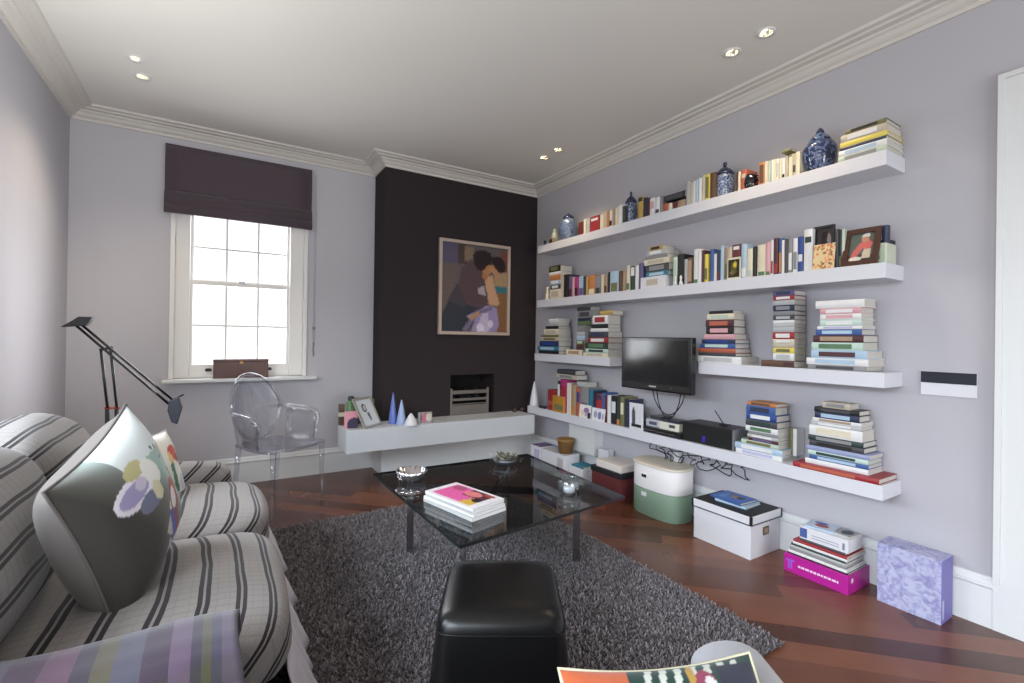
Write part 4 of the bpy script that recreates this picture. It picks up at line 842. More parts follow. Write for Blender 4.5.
# ------------------------------------------------------------------ shaggy rug
rx0, rx1, ry0, ry1 = -2.62, -.905, 1.02, 3.20
M_rug = vcol('shag_wool', .9, .1, sheen=.3)
rg = MB(); rr = random.Random(2)
k = rg.add([(rx0, ry0, .001), (rx1, ry0, .001), (rx1, ry1, .001), (rx0, ry1, .001), (rx0, ry0, .012), (rx1, ry0, .012), (rx1, ry1, .012), (rx0, ry1, .012)], [(3,2,1,0), (4,5,6,7), (0,1,5,4), (1,2,6,5), (2,3,7,6), (3,0,4,7)])
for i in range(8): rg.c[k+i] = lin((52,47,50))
NT = 80000
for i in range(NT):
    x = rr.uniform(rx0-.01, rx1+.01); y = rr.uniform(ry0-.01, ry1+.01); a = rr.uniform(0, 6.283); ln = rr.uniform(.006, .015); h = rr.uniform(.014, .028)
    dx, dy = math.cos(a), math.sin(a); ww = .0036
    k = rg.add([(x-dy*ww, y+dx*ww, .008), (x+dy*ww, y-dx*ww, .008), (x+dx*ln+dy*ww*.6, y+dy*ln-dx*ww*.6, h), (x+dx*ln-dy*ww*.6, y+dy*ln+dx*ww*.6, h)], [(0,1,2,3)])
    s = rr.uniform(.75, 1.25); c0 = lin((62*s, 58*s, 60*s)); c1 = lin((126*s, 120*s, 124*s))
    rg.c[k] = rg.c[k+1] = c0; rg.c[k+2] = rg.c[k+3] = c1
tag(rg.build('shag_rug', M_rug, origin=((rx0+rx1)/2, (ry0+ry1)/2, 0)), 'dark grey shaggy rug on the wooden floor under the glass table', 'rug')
# ------------------------------------------------------------------ glass coffee table
A_, B_, C_, D_ = Vector((-2.028,1.597,0)), Vector((-1.075,1.70,0)), Vector((-1.022,2.66,0)), Vector((-2.053,2.69,0))
TZ = .42; tcn = (A_+B_+C_+D_)/4
t = thing('coffee_table', 'square glass coffee table on crossed chrome legs standing on the rug', 'table', (tcn.x, tcn.y, .0))
M_tg = clear('table_glass', (.62,.66,.66), .07, .015, .75); M_te = mat('glass_edge', (26,34,34), .2, spec=.6)
gm = MB(); gm.prism([(p.x, p.y) for p in (A_, B_, C_, D_)], TZ-.014, TZ)
gm.mi = {len(gm.f)-1-i: 1 for i in range(4)}
gm.build('glass_top', [M_tg, M_te], t)
legs = []
legs = [Vector((-1.965,1.69,0)), Vector((-1.19,1.93,0)), Vector((-1.25,2.53,0)), Vector((-1.905,2.47,0))]
for q in legs:
    d = (tcn-q).normalized(); n = Vector((-d.y, d.x, 0))
    a, b = q-d*.018, q+d*.018
    MB().prism([((a+n*.006).x, (a+n*.006).y), ((a-n*.006).x, (a-n*.006).y), ((b-n*.006).x, (b-n*.006).y), ((b+n*.006).x, (b+n*.006).y)], .03, TZ-.0145).build('leg', M_chrome, t)
for i in (0, 1):
    a, b = legs[i], legs[i+2]; d = (b-a).normalized(); n = Vector((-d.y, d.x, 0))*.006
    a = a-d*.018; b = b+d*.018; zz = TZ-.0150-.0005*i
    MB().prism([((a+n).x, (a+n).y), ((a-n).x, (a-n).y), ((b-n).x, (b-n).y), ((b+n).x, (b+n).y)], zz-.034, zz).build('top_bar', M_chrome, t)
# magazines
m0 = at(467,524,Z=TZ); mL = at(428.5,500,Z=TZ); mR = at(501.5,512,Z=TZ)
ex = (mR-m0); ey = (mL-m0); ang = math.atan2(ex.y, ex.x); wd = ex.length; hd = ey.length
ctr = m0+(ex+ey)/2
cov = painter((214,210,214), [('p',[(.1,.12),(.92,.12),(.92,.9),(.1,.9)],(206,92,150)), ('p',[(.5,.12),(.92,.12),(.92,.55),(.5,.55)],(84,46,58)), ('e',.68,.42,.16,.16,(204,120,120)), ('p',[(.1,.12),(.45,.12),(.5,.3),(.1,.36)],(196,160,70)), ('e',.42,.2,.1,.08,(40,30,36)), ('e',.75,.75,.14,.12,(160,80,110)), ('e',.84,.2,.08,.1,(150,70,60))], .05)
z = TZ+.0006
for k, (h, c, sc, rz, lb) in enumerate(((.016, 'pale grey', 1.0, 0, 'thick pale magazine at the bottom of the pile on the glass table'), (.012, 'white', .98, .03, 'white magazine second from the bottom of the pile on the glass table'), (.010, 'silver', .96, -.02, 'silvery magazine second from the top of the pile on the glass table'), (.012, 'white', .95, .02, 'top magazine with pink cover on the glass table'))):
    w2, h2 = wd*.5*sc, hd*.5*sc
    mb = MB(); R = Matrix.Translation((ctr.x, ctr.y, 0)) @ Matrix.Rotation(ang+rz, 4, 'Z')
    # top and back cover, folded spine, sheaf of pages
    mb.box(-w2, w2, -h2, h2, z, z+.0008, M=R).box(-w2, w2, -h2, h2, z+h-.0008, z+h, M=R).box(-w2, -w2+.0008, -h2, h2, z, z+h, M=R)
    o = tag(mb.build('magazine', colmat(c)), lb, 'magazine', 'magazines on the glass table')
    MB().box(-w2+.001, w2-.0015, -h2+.0015, h2-.0015, z+.0008, z+h-.0008, M=R).build('pages', mat('magazine_pages', (214,214,216), .6, noise=.05, nscale=200), o)
    if k == 3: MB().grid(lambda u, v: R @ Vector((-w2+2*w2*u, -h2+2*h2*v, z+h+.0004)), 30, 36, cf=cov).build('cover_picture', PIC, o)
    z += h+.0004
# silver ribbed ashtray, glass bowl, leaves standing in for a reflection
p = at(411.5,480,Z=TZ)
tag(MB().lathe([(0,.004), (.05,.0), (.066,.004), (.074,.035), (.084,.055), (.074,.056), (.062,.02), (0,.014)], (p.x, p.y, TZ), 48, ribs=14, rib=.05).build('silver_bowl', mat('bright_silver', (224,224,228), .14, metal=1.)), 'ribbed silver bowl on the glass table near its far left corner', 'bowl')
p = at(569,494,Z=TZ)
M_cg = clear('cut_glass', (.90,.93,.95), .12, .02, .8)
t = thing('glass_votive', 'round clear glass candle holder near the glass table\'s right edge', 'candle holder', (p.x, p.y, TZ))
MB().lathe([(0,.0), (.035,0), (.05,.015), (.058,.04), (.054,.068), (.044,.082), (.040,.082), (.050,.064), (.052,.04), (.044,.02), (0,.008)], (p.x, p.y, TZ+.0005), 30, ribs=10, rib=.03).build('glass_bowl', M_cg, t)
MB().lathe([(0,.0), (.028,0), (.028,.025), (0,.026)], (p.x, p.y, TZ+.012), 18).build('candle', mat('wax', (226,226,228), .5), t)
p = Vector((-1.29, 2.50, 0))  # made-up leaf bowl, imitates a patterned reflection in the glass top
t = thing('reflection_leaf_bowl', 'low bowl of silvery green leaves at the glass table\'s far corner', 'plant', (p.x, p.y, TZ))
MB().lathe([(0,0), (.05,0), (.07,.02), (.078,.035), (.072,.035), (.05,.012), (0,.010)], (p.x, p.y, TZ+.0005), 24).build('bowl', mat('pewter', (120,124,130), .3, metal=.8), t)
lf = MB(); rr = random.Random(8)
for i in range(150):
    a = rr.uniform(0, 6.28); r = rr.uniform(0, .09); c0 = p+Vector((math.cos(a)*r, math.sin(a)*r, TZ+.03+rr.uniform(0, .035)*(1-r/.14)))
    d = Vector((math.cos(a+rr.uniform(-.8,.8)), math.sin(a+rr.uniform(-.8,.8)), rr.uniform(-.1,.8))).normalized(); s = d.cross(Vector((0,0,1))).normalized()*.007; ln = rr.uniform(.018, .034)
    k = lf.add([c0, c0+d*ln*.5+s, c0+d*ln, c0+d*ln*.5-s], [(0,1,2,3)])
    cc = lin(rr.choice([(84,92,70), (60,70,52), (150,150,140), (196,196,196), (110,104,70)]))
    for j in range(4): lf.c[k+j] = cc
lf.build('leaves', vcol('reflection_leaf_mix', .4, .5), t)
# ------------------------------------------------------------------ black leather pouf
t = thing('leather_stool', 'black leather cube stool standing on the rug before the glass table', 'stool', (-2.045, 1.262, 0), -math.radians(31))
M_lea = mat('black_leather', (10,10,11), .30, bump=.12, bscale=350, spec=.32)
st = MB(); n = 40; rows = []
def sq(a, b, e, n=40): return oval(0, 0, a, b, n, e)
levels = [(.205,.205,.018), (.212,.213,.03), (.206,.208,.15), (.192,.196,.30), (.182,.188,.385), (.177,.183,.405), (.164,.170,.424), (.12,.13,.433), (.06,.065,.435)]
vs = []
for a, b, zz in levels: vs += [(x, y, zz) for x, y in sq(a, b, 9, n)]
fs = [(i*n+k, i*n+(k+1) % n, (i+1)*n+(k+1) % n, (i+1)*n+k) for i in range(len(levels)-1) for k in range(n)]+[tuple(range(n))[::-1], tuple((len(levels)-1)*n+k for k in range(n))]
st.add(vs, fs, 0, True); st.build('padded_body', M_lea, t, local=True)
sm = MB().tube([(x, y, .386) for x, y in sq(.183, .189, 9, n)], .0018, 6, closed=True); sm.build('piped_seam', M_lea, t, local=True)
for sx in (-1, 1):
    for sy in (-1, 1): MB().lathe([(0,0), (.018,0), (.018,.02)], (sx*.16, sy*.16, .0), 12).build('foot', M_blackm, t, local=True)
# ------------------------------------------------------------------ sofa
def stripemat(name, base, dark, scale, off=0., warm=0.):
    m = bpy.data.materials.new(name); m.use_nodes = True; N, L = nt(m); b = N['Principled BSDF']; tc = N.new('ShaderNodeTexCoord')
    sp = N.new('ShaderNodeSeparateXYZ'); L.new(tc.outputs['Object'], sp.inputs[0])
    def M2(op, a, bb):
        x = N.new('ShaderNodeMath'); x.operation = op
        for i, q in enumerate((a, bb)):
            if q is None: continue
            if isinstance(q, (int, float)): x.inputs[i].default_value = q
            else: L.new(q, x.inputs[i])
        return x.outputs[0]
    nz = N.new('ShaderNodeTexNoise'); nz.inputs['Scale'].default_value = 3.; L.new(tc.outputs['Object'], nz.inputs['Vector'])
    wob = M2('MULTIPLY', nz.outputs['Fac'], .03)
    s = M2('ADD', M2('SUBTRACT', sp.outputs['X'], sp.outputs['Z']), wob); s = M2('ADD', s, off+20*scale)
    fr = M2('DIVIDE', M2('MODULO', s, scale), scale)
    def band(c, w): return M2('LESS_THAN', M2('ABSOLUTE', M2('SUBTRACT', fr, c), None), w)
    st = M2('MAXIMUM', band(.29, .062), band(.48, .062)); fine = M2('MAXIMUM', band(.05, .012), M2('MAXIMUM', band(.72, .012), band(.385, .02)))
    fy = M2('LESS_THAN', M2('MODULO', M2('ADD', sp.outputs['Y'], 20), .03), .005)
    n2 = N.new('ShaderNodeTexNoise'); n2.inputs['Scale'].default_value = 260; L.new(tc.outputs['Object'], n2.inputs['Vector'])
    mx = N.new('ShaderNodeMixRGB'); mx.inputs[1].default_value = (*lin(base), 1); mx.inputs[2].default_value = (*lin(tuple(c*.72 for c in base)), 1); L.new(M2('MULTIPLY', M2('MAXIMUM', fine, fy), .28), mx.inputs[0])
    m2 = N.new('ShaderNodeMixRGB'); m2.inputs[2].default_value = (*lin(dark), 1); L.new(mx.outputs[0], m2.inputs[1]); L.new(st, m2.inputs[0])
    m3 = N.new('ShaderNodeMixRGB'); m3.blend_type = 'MULTIPLY'; m3.inputs[0].default_value = .35; L.new(m2.outputs[0], m3.inputs[1]); L.new(n2.outputs['Color'], m3.inputs[2])
    L.new(m3.outputs[0], b.inputs['Base Color']); b.inputs['Roughness'].default_value = .9; b.inputs['Specular IOR Level'].default_value = .15; b.inputs['Sheen Weight'].default_value = .15
    bp = N.new('ShaderNodeBump'); bp.inputs['Strength'].default_value = .25; bp.inputs['Distance'].default_value = .002; L.new(n2.outputs['Fac'], bp.inputs['Height']); L.new(bp.outputs[0], b.inputs['Normal'])
    return m
M_sofa = stripemat('striped_wool', (146,140,137), (46,41,44), .098)
M_sofa2 = stripemat('striped_wool_back', (146,141,139), (46,41,44), .105, .03)
def cushion(x0, x1, y0, y1, z0, z1, bulge=(.03,.02,.03), e=5., nu=22, nv=22, wob=.006, seed=0, lean=0.):
    """soft box: a rounded block whose faces swell outward"""
    mb = MB(); cx, cy, cz = (x0+x1)/2, (y0+y1)/2, (z0+z1)/2; hx, hy, hz = (x1-x0)/2, (y1-y0)/2, (z1-z0)/2
    rr = random.Random(seed); ph = [rr.uniform(0, 6.28) for _ in range(6)]
    def pt(p):
        # cube point -> rounded block with swelling
        L_ = (abs(p[0])**e+abs(p[1])**e+abs(p[2])**e)**(1/e); q = [c/L_ for c in p]
        X = q[0]*(hx+bulge[0]*(1-q[1]**2)*(1-q[2]**2)); Y = q[1]*(hy+bulge[1]*(1-q[0]**2)*(1-q[2]**2)); Z = q[2]*(hz+bulge[2]*(1-q[0]**2)*(1-q[1]**2))
        w_ = wob*(math.sin(7*X/hx*.6+5*Y+ph[0])+math.sin(9*Y+4*Z/hz+ph[1]))*.5
        return Vector((cx+X+w_+lean*Z, cy+Y+w_*.5, cz+Z+w_*.7))
    n = 14
    idx = {}
    for ax in range(3):
        for sg in (-1, 1):
            k = []
            for i in range(n+1):
                row = []
                for j in range(n+1):
                    a, b2 = -1+2*i/n, -1+2*j/n; p = [0,0,0]; p[ax] = sg; p[(ax+1) % 3] = a; p[(ax+2) % 3] = b2
                    key = tuple(round(c, 4) for c in p)
                    if key not in idx: idx[key] = mb.add([pt(p)], [])
                    row.append(idx[key])
                k.append(row)
            for i in range(n):
                for j in range(n):
                    f = (k[i][j], k[i+1][j], k[i+1][j+1], k[i][j+1]); f = f if sg > 0 else f[::-1]
                    mb.sm.add(len(mb.f)); mb.f.append(f)
    return mb
SY0, SY1 = 1.02, 2.98
sofa = thing('sofa', 'two seat sofa in grey and black striped wool along the left wall', 'sofa', (-3.15, 2.0, 0))
B(-3.66, -2.70, SY0+.06, SY1-.06, .07, .30).build('base', M_sofa, sofa, bevel=.02)
cushion(-3.69, -3.42, SY0+.02, SY1-.02, .25, .80, (.01,.0,.02), 8).build('back_frame', M_sofa2, sofa)
def arm(y0, y1, x1, zt):
    a = cushion(-3.60, x1, y0, y1, .12, zt-.03, (.01,.01,.02), 7); a.build('arm', M_sofa, sofa)
arm(2.80, 2.98, -2.745, .56)
arm(1.115, 1.275, -2.79, .53)
cushion(-3.38, -2.62, 1.285, 2.085, .295, .47, (.012,.008,.035), 5.5, seed=1).build('seat_cushion', M_sofa, sofa)
cushion(-3.38, -2.615, 2.095, 2.79, .295, .47, (.012,.006,.035), 5.5, seed=2).build('seat_cushion', M_sofa, sofa)
cushion(-3.50, -3.235, 1.10, 2.06, .46, .87, (.05,.012,.05), 4.0, seed=3, lean=-.16).build('back_cushion', M_sofa2, sofa)
cushion(-3.50, -3.26, 2.07, 2.80, .46, .83, (.05,.012,.05), 4.0, seed=4, lean=-.16).build('back_cushion', M_sofa2, sofa)
sk = MB()
for (p0, p1) in (((-2.655, SY0+.08), (-2.60, SY1-.10)),):
    sk.grid(lambda u, v: Vector((-2.625+.115*v+.012*math.sin(u*70)*v+.008*math.sin(u*31), 1.10+(2.93-1.10)*u, .30-.285*v)), 120, 6)
sk.build('skirt', mat('skirt_cotton', (206,200,212), .85, noise=.04, sheen=.2), sofa, solid=.004)
for xx in (-3.6, -2.75):
    for yy in (SY0+.12, SY1-.12): MB().lathe([(0,0), (.022,0), (.03,.075), (0,.075)], (xx, yy, 0), 12).build('leg', M_dw, sofa)
# purple tartan throw over the near arm
tartan = mat('tartan_wool', (120,96,128), .9, bump=.2, bscale=400, sheen=.2)
N, L = nt(tartan); b = N['Principled BSDF']
tc = N.new('ShaderNodeTexCoord'); sp = N.new('ShaderNodeSeparateXYZ'); L.new(tc.outputs['Object'], sp.inputs[0])
def ramp(sock, stops, scale, off):
    mth = N.new('ShaderNodeMath'); mth.operation = 'MULTIPLY_ADD'; mth.inputs[1].default_value = scale; mth.inputs[2].default_value = off; L.new(sock, mth.inputs[0])
    fr = N.new('ShaderNodeMath'); fr.operation = 'FRACT'; L.new(mth.outputs[0], fr.inputs[0])
    r = N.new('ShaderNodeValToRGB'); r.color_ramp.interpolation = 'CONSTANT'
    while len(r.color_ramp.elements) > 1: r.color_ramp.elements.remove(r.color_ramp.elements[0])
    r.color_ramp.elements[0].position = 0; r.color_ramp.elements[0].color = (*lin(stops[0][1]), 1)
    for ps, c in stops[1:]: e = r.color_ramp.elements.new(ps); e.color = (*lin(c), 1)
    L.new(fr.outputs[0], r.inputs['Fac']); return r.outputs[0]
ca = ramp(sp.outputs['X'], [(0,(78,68,84)), (.13,(58,35,54)), (.26,(98,64,85)), (.38,(43,40,50)), (.46,(74,71,36)), (.54,(65,67,79)), (.66,(43,29,44)), (.77,(89,71,92)), (.86,(42,40,52)), (.91,(68,68,39)), (.95,(48,50,67))], 2.6, .12)
cbm = ramp(sp.outputs['Z'], [(0,(67,57,70)), (.35,(53,42,53)), (.55,(87,78,95)), (.75,(62,57,48))], 5.5, .2)
mx = N.new('ShaderNodeMixRGB'); mx.inputs[0].default_value = .38; L.new(ca, mx.inputs[1]); L.new(cbm, mx.inputs[2]); L.new(mx.outputs[0], b.inputs['Base Color'])
th = MB()
def throw(u, v):
    x = -3.50+(.747)*u; zt = .572-.010*u
    prof = [(1.012,.22), (1.008,.36), (1.0,.48), (1.004,zt-.045), (1.025,zt-.012), (1.06,zt), (1.14,zt), (1.185,zt-.012), (1.205,zt-.05), (1.212,.49), (1.214,.485)]
    f = v*(len(prof)-1); i = min(int(f), len(prof)-2); t_ = f-i
    y = prof[i][0]*(1-t_)+prof[i+1][0]*t_; z = prof[i][1]*(1-t_)+prof[i+1][1]*t_
    return Vector((x+.006*math.sin(v*9), y+.09-.004*math.sin(u*23+v*3), z+.004*math.sin(u*17)))
th = MB().grid(throw, 50, 40)
def endcap(u, v):
    a = throw(1, .5*u*.9); c_ = throw(1, 1-.5*u*.9); return a*(1-v)+c_*v+Vector((.004,0,0))
tag(th.build('throw_blanket', tartan, solid=.008), 'purple tartan wool throw draped over the near sofa arm', 'blanket')
# ------------------------------------------------------------------ scatter cushions
def pillow(name, label, c, ax, ay, half, thick, front, backc, seed=0, bevelp=.22, res=48):
    """square cushion with pinched corners; ax, ay = edge directions of its front face"""
    ax = Vector(ax).normalized(); ay = Vector(ay); ay = (ay-ax*ay.dot(ax)).normalized(); nz = ax.cross(ay); c = Vector(c)
    rr = random.Random(seed); ph = rr.uniform(0, 6)
    def S(u, v, sg):
        a, b2 = 2*u-1, 2*v-1
        pin = 1-.10*(1-a*a)*abs(b2)**3; pin2 = 1-.10*(1-b2*b2)*abs(a)**3
        h = thick*((1-abs(a)**2.6)*(1-abs(b2)**2.6))**.55
        h *= 1 if sg > 0 else 1.3
        h += .008*math.sin(5*a+ph)*math.sin(4*b2+ph)*(1-a*a)*(1-b2*b2)
        return c+ax*(a*half*pin2)+ay*(b2*half*pin)+nz*(sg*h)
    base = c-ay*half
    t = thing(name, label, 'cushion', tuple(base), 0, 'scatter cushions on the sofa')
    MB().grid(lambda u, v: S(u, v, 1), res, res, cf=front).build('front_cover', vcol('cushion_print', .85, .15, .1, 500, .2), t)
    MB().grid(lambda u, v: S(1-u, v, -1), 20, 20, cf=lambda u, v: backc).build('back_cover', vcol('cushion_print', 0), t)
    pts = [S(u, 0, 1) for u in [i/14 for i in range(15)]]+[S(1, v, 1) for v in [i/14 for i in range(1, 15)]]+[S(1-u, 1, 1) for u in [i/14 for i in range(1, 15)]]+[S(0, 1-v, 1) for v in [i/14 for i in range(1, 14)]]
    MB().tube(pts, .004, 6, closed=True).build('seam', mat('seam_'+name+str(seed), tuple(x*.9 for x in backc), .85), t)
    return t
pA, pB, pC, pD = Vector((-3.12,1.42,.835)), Vector((-3.01,1.565,.462)), Vector((-2.92,1.98,.604)), Vector((-3.05,1.786,.949))
cen = (pA+pB+pC+pD)/4
fl1 = painter((1,1,1), [('e',.36,.70,.20,.095,(226,222,230)), ('e',.36,.70,.16,.06,(160,152,190)), ('e',.45,.72,.06,.04,(196,188,206)), ('e',.47,.81,.12,.05,(186,180,132)), ('e',.46,.58,.12,.06,(112,116,140)), ('e',.60,.72,.09,.09,(222,222,216)), ('e',.56,.60,.05,.07,(206,200,170)), ('e',.68,.40,.05,.06,(214,212,204)),
  ('e',.76,.44,.10,.13,(164,66,56)), ('e',.74,.43,.06,.08,(220,220,216)), ('p',[(.50,.30),(.66,.38),(.68,.18),(.60,.22)],(186,178,172)), ('p',[(.62,.40),(.72,.36),(.76,.10),(.66,.10)],(70,86,160)), ('p',[(.70,.36),(.77,.34),(.80,.10),(.74,.10)],(140,60,70)), ('p',[(.40,.06),(.56,.22),(.66,.14),(.58,.0),(.44,.0)],(190,172,200)),
  ('e',.80,.80,.014,.014,(70,76,80)), ('e',.86,.78,.014,.014,(70,76,80)), ('p',[(.80,.72),(.87,.71),(.87,.70),(.80,.71)],(90,96,100)), ('p',[(.82,.62),(.89,.60),(.92,.42),(.86,.42)],(122,108,62))])
def f1(u, v):
    c = fl1(u, v)
    if c != (1,1,1): return c
    g = max(0, min(1, (u*1.05+v*.75-.72)/.55)); a, b2, c3 = (60,57,52), (104,107,102), (158,180,174)
    c = tuple(a[i]+(b2[i]-a[i])*g*2 if g < .5 else b2[i]+(c3[i]-b2[i])*(g*2-1) for i in range(3))
    if v > .86-.10*u and u > .40: c = (208,216,216)
    return c
pillow('scatter_cushion', 'large charcoal and pale green cushion with printed flowers, nearest on the sofa', cen+Vector((.0,-.01,-.01)), (pC-pB)+(pD-pA), (pD-pC)+(pA-pB), .222, .10, lambda u, v: f1(min(1, u/.86), v), (102,96,92), 1, res=110)
f3 = painter((226,222,212), [('e',.72,.70,.13,.10,(206,80,64)), ('e',.82,.62,.08,.06,(150,60,56)), ('e',.60,.62,.06,.1,(232,190,120)), ('p',[(.5,.55),(.6,.6),(.66,.2),(.58,.2)],(70,120,100)), ('e',.8,.3,.1,.12,(190,196,206)), ('e',.4,.8,.12,.08,(236,220,170))], .02)
pillow('scatter_cushion', 'white cushion with a red bird print, behind the large flowered cushion', (-3.03,2.50,.595), (.16,.40,-.03), (-.12,.06,.44), .175, .06, f3, (220,216,206), 3)
# ------------------------------------------------------------------ black counterbalance lamp
LY = 3.30
def lp(u, v, Y=LY): return at(u, v, Y=Y)
base = lp(107, 440); bx, by = base.x, LY
t = thing('floor_lamp', 'black counterbalanced floor lamp with twin rod arms behind the sofa', 'lamp', (bx, by, 0))
MB().lathe([(0,0), (.11,0), (.115,.012), (.11,.06), (.05,.075), (0,.075)], (bx, by, 0), 28).build('base', M_blackm, t)
j1, j2 = lp(101, 350), lp(110.5, 348); q1, q2 = lp(107.5, 408), lp(117, 408)
for a, b2 in ((j1, q1), (j2, q2)):
    MB().tube([a, b2], .007, 8).build('upper_rod', M_black, t)
k1, k2 = lp(107.5, 412), lp(117, 412)
for a in (q1, q2): MB().tube([a+Vector((0,0,-.005)), (a.x+.012, by, .07)], .011, 8).build('stem', M_blackm, t)
MB().tube([q1+Vector((-.012,0,0)), q2+Vector((.012,0,0))], .006, 8).build('joint_pin', mat('red_pin', (150,50,44), .4), t)
for da in (0, 1):
    a = lp(76+da*5, 325.5-da*1.2); e = lp(170+da*4, 405-da*4)
    MB().tube([a, e], .0065, 8).build('arm_rod', M_black, t)
MB().tube([j1+Vector((-.008,.012,0)), j2+Vector((.008,.012,.004))], .007, 8).build('pivot', M_blackm, t)
a = lp(72, 323)
cw = MB().prism([(-.05,-.022), (.05,-.012), (.065,.01), (.075,.034), (.02,.034), (-.005,.012)], -.03, .03, 'y'); cw.v = [p+a+Vector((.01,0,-.0)) for p in cw.v]
cw.build('counterweight', M_blackm, t, bevel=.004)
a = lp(174, 408)
hd = MB().prism([(-.022,.045), (.022,.062), (.04,-.0), (.018,-.09), (-.01,-.075), (-.028,-.01)], -.035, .035, 'y'); hd.v = [p+a for p in hd.v]
hd.build('lamp_head', mat('lamp_head', (48,52,62), .35), t, bevel=.005)
MB().tube([a+Vector((-.02,0,.04)), a+Vector((.045,0,.075))], .005, 6).build('head_handle', M_black, t)
# ------------------------------------------------------------------ clear ghost armchair
M_gh = clear('clear_polycarbonate', (.93,.935,.955), .09, .06, .75, (.82,.83,.88))
fr_ = Vector((-2.114,3.632,0)); brr = Vector((-2.379,4.014,0))
fd = (fr_-brr).normalized(); sd = Vector((-fd.y, fd.x, 0))*-1      # fd: facing, sd: to the sitter's right
if sd.x > 0: sd = -sd
sd = -sd
# sd now points from left legs to right legs (the right legs are the two seen nearest the chimney)
ctr = (fr_+brr)/2-sd*.235
t = thing('ghost_chair', 'clear plastic armchair with oval back below the window', 'chair', (ctr.x, ctr.y, 0))
def cp(f, s, z): p = ctr+fd*f+sd*s; return Vector((p.x, p.y, z))
SZ = .445
outline = [(-.20,-.17), (-.21,0), (-.20,.17), (-.05,.215), (.12,.235), (.20,.22), (.235,.10), (.24,0), (.235,-.10), (.20,-.22), (.12,-.235), (-.05,-.215)]
sm = MB(); sm.add([cp(f, s, SZ) for f, s in outline]+[cp(f*.97, s*.97, SZ-.022) for f, s in outline], [tuple(range(12)), tuple(range(12, 24))[::-1]]+[(i, (i+1) % 12, 12+(i+1) % 12, 12+i) for i in range(12)])
sm.build('seat', M_gh, t)
sr = MB().tube([cp(f, s, SZ-.012) for f, s in outline], .011, 8, closed=True); sr.build('seat_rim', M_gh, t)
for s, f0, nm in ((-.205,.195,'f'), (.205,.195,'f'), (-.165,-.185,'b'), (.165,-.185,'b')):
    sp_ = 1.0 if nm == 'f' else 1.10
    MB().tube([cp(f0, s, SZ-.01), cp(f0+(.0 if nm == 'f' else -.02), s, .25), cp(f0+(.005 if nm == 'f' else -.055), s*1.04, .006)], [.019,.016,.011], 10).build('leg', M_gh, t)
# oval back, tilted
def back(u, v):
    a = 2*math.pi*u; r = v
    s = .195*r*math.cos(a); h = .235*r*math.sin(a)
    zz = .675+h; ff = -.215-.10*(zz-.44)/.45-.0+.05*(s/.195)**2
    return cp(ff, s, zz)
MB().grid(back, 36, 6).build('oval_back', M_gh, t, solid=.008)
MB().tube([back(i/36, 1.0) for i in range(36)], .011, 8, closed=True).build('back_rim', M_gh, t)
for s in (-1, 1):
    MB().tube([cp(-.215, s*.10, SZ-.01), cp(-.218, s*.115, .50), cp(-.222, s*.13, .53)], .013, 8).build('back_post', M_gh, t)
    ar = [cp(-.235, s*.19, .66), cp(-.16, s*.235, .665), cp(-.03, s*.265, .655), cp(.07, s*.262, .64), cp(.115, s*.25, .60), cp(.10, s*.24, .52), cp(.10, s*.232, SZ)]
    MB().tube(ar, [.012,.015,.017,.016,.014,.013,.014], 8).build('arm', M_gh, t)
    lo5 = [cp(-.16, s*.195, SZ), cp(-.10, s*.210, SZ), cp(-.03, s*.220, SZ), cp(.03, s*.226, SZ), cp(.09, s*.230, SZ)]; hi5 = [cp(-.18, s*.222, .64), cp(-.10, s*.245, .652), cp(-.03, s*.255, .645), cp(.05, s*.255, .632), cp(.10, s*.242, .60)]
    pm = MB(); pm.add([a_+(b_-a_)*(j/4) for j in range(5) for a_, b_ in zip(lo5, hi5)], [(j*5+i, j*5+i+1, j*5+i+6, j*5+i+5) for j in range(4) for i in range(4)], 0, True); pm.build('arm_panel', M_gh, t, solid=.005)
# ------------------------------------------------------------------ armchair in the foreground with a printed cushion
M_gf = mat('pale_grey_linen', (146,146,151), .9, noise=.05, nscale=200, bump=.15, bscale=400, sheen=.2)
ac = thing('tub_armchair', 'pale grey armchair at the bottom edge, its rounded arm end showing', 'armchair', (-2.05, .20, 0))
hp = at(724, 636, Y=.60)
RA = Matrix.Translation((hp.x, hp.y, 0)) @ Matrix.Rotation(math.radians(-31), 4, 'Z')
def armslab(x0, x1, y0, y1, z0, z1):
    n = 14; r = (x1-x0)/2; poly = [(x0, z0), (x1, z0)]+[((x0+x1)/2+r*math.cos(math.pi*i/n), z1-r*.62+r*.62*math.sin(math.pi*i/n)) for i in range(n+1)]
    m_ = MB().prism(poly, y0, y1, 'y', smooth=True); m_.v = [RA @ p for p in m_.v]; return m_
armslab(-.075, .075, -.62, .0, .10, hp.z).build('arm', M_gf, ac, bevel=.02, seg=3)
armslab(-.80, -.64, -.62, .0, .10, .40).build('arm', M_gf, ac, bevel=.02, seg=3)
q = MB().box(-.64, -.075, -.55, -.02, .10, .30); q.v = [RA @ p for p in q.v]; q.build('base', M_gf, ac, bevel=.01)
q = cushion(-.635, -.09, -.52, -.03, .31, .42, (.0,.0,.02), 6); q.v = [RA @ p for p in q.v]; q.build('seat_cushion', M_gf, ac)
q = cushion(-.72, .0, -.80, -.63, .10, .82, (.0,.0,.02), 7); q.v = [RA @ p for p in q.v]; q.build('back', M_gf, ac)
for xx in (-.74, .03):
    for yy in (-.70, -.06):
        q = MB().lathe([(0,0), (.018,0), (.024,.10), (0,.10)], (xx, yy, 0), 12); q.v = [RA @ p for p in q.v]; q.build('leg', M_dw, ac)
palm = [('p',[(0,0),(.30,0),(.36,1),(0,1)],(168,83,50)), ('p',[(.24,0),(1,0),(1,1),(.34,1)],(27,50,45))]
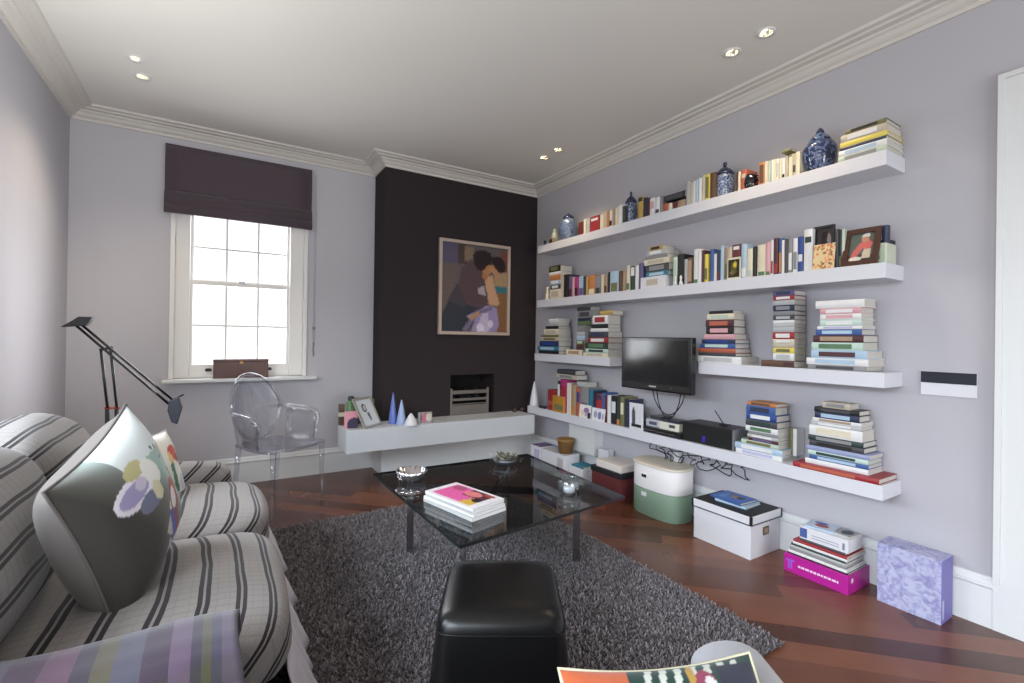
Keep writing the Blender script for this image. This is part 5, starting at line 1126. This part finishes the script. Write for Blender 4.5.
for k in range(7):
    x = .26+.075*k; palm.append(('p',[(x,.05),(x+.022,.05),(x+.20,.98),(x+.165,.98)],(175,177,168)))
palm += [('e',.20,.55,.10,.22,(114,114,57)), ('e',.16,.35,.05,.12,(65,41,57)), ('e',.72,.82,.035,.08,(185,180,180)), ('e',.70,.82,.055,.11,(122,49,73)), ('e',.72,.82,.03,.07,(188,185,185)), ('p',[(.58,0),(.62,0),(.66,1),(.63,1)],(155,122,57)), ('p',[(.78,.3),(1,.4),(1,.95),(.78,.95)],(31,32,49)), ('p',[(.82,.0),(1,.0),(1,.6),(.86,.62)],(175,170,144))]
ax = RA.to_3x3() @ Vector((1,0,.02)); ay = RA.to_3x3() @ Vector((0,.55,.6))
ax = Vector((.85,-.526,.10)).normalized(); ay = Vector((.526*.8,.85*.8,.5)); ay = (ay-ax*ay.dot(ax)).normalized()
c = at(655,665,Y=.58)-ay*.165
pc = pillow('scatter_cushion', 'printed palm leaf cushion in orange, green and black on the grey armchair', c, ax, ay, .172, .05, painter((40,62,58), palm, .02), (206,200,170), 7, res=110)
pc['group'] = 'cushion on the armchair'
# ------------------------------------------------------------------ light and camera
wd_ = bpy.data.worlds.new('sky'); C.world = wd_; wd_.use_nodes = True
bg = wd_.node_tree.nodes['Background']; bg.inputs['Color'].default_value = (.95,.97,1,1); bg.inputs['Strength'].default_value = 1.5
def area(name, loc, rot, sx, sy, e, col=(1,1,1)):
    l = bpy.data.lights.new(name, 'AREA'); l.shape = 'RECTANGLE'; l.size = sx; l.size_y = sy; l.energy = e; l.color = col
    o = bpy.data.objects.new(name, l); o.location = loc; o.rotation_euler = rot; COL.objects.link(o); return o
area('window_daylight', (-2.65, YB+.45, 1.75), (math.radians(-90), 0, 0), 1.2, 1.7, 55, (.95,.97,1))
area('rear_window_daylight', (-1.9, YR-.05, .95), (math.radians(84), 0, 0), 2.5, 1.3, 66, (.94,.97,1))
o = area('side_sky_daylight', (-5.1, .5, 2.35), (0, 0, 0), 4.6, 1.3, 425, (.80,.90,1))
o.rotation_euler = Vector((5.0, .35, -1.75)).to_track_quat('-Z', 'Y').to_euler()
area('added_ceiling_fill', (XL+.30, 1.1, 1.75), (0, math.radians(-170), 0), .5, 3.2, 24, (1,1,.97))  # unseen upward fill inside the room, added to brighten the ceiling
area('added_left_wall_fill', (-3.10, 3.42, 1.25), (0, math.radians(90), 0), 1.2, .3, 3.2, (1,.98,.97))  # unseen fill panel facing the left wall, added to brighten it
cd = bpy.data.cameras.new('camera'); cam = bpy.data.objects.new('camera', cd); COL.objects.link(cam)
fw = ray(CX, CY).normalized(); rt = (ray(CX+F, CY)-ray(CX, CY)).normalized(); upv = (ray(CX, CY-F)-ray(CX, CY)).normalized()
cam.matrix_world = Matrix(((rt.x, upv.x, -fw.x, CAMX), (rt.y, upv.y, -fw.y, 0), (rt.z, upv.z, -fw.z, CAMH), (0,0,0,1)))
cd.sensor_width = 36; cd.lens = F/1024*36; cd.shift_y = -3.5/1024; cd.clip_start = .05
C.camera = cam
C.view_settings.view_transform = 'Standard'; C.view_settings.look = 'None'; C.view_settings.exposure = .25
C.cycles.max_bounces = 10; C.cycles.transparent_max_bounces = 24; C.cycles.sample_clamp_indirect = 6
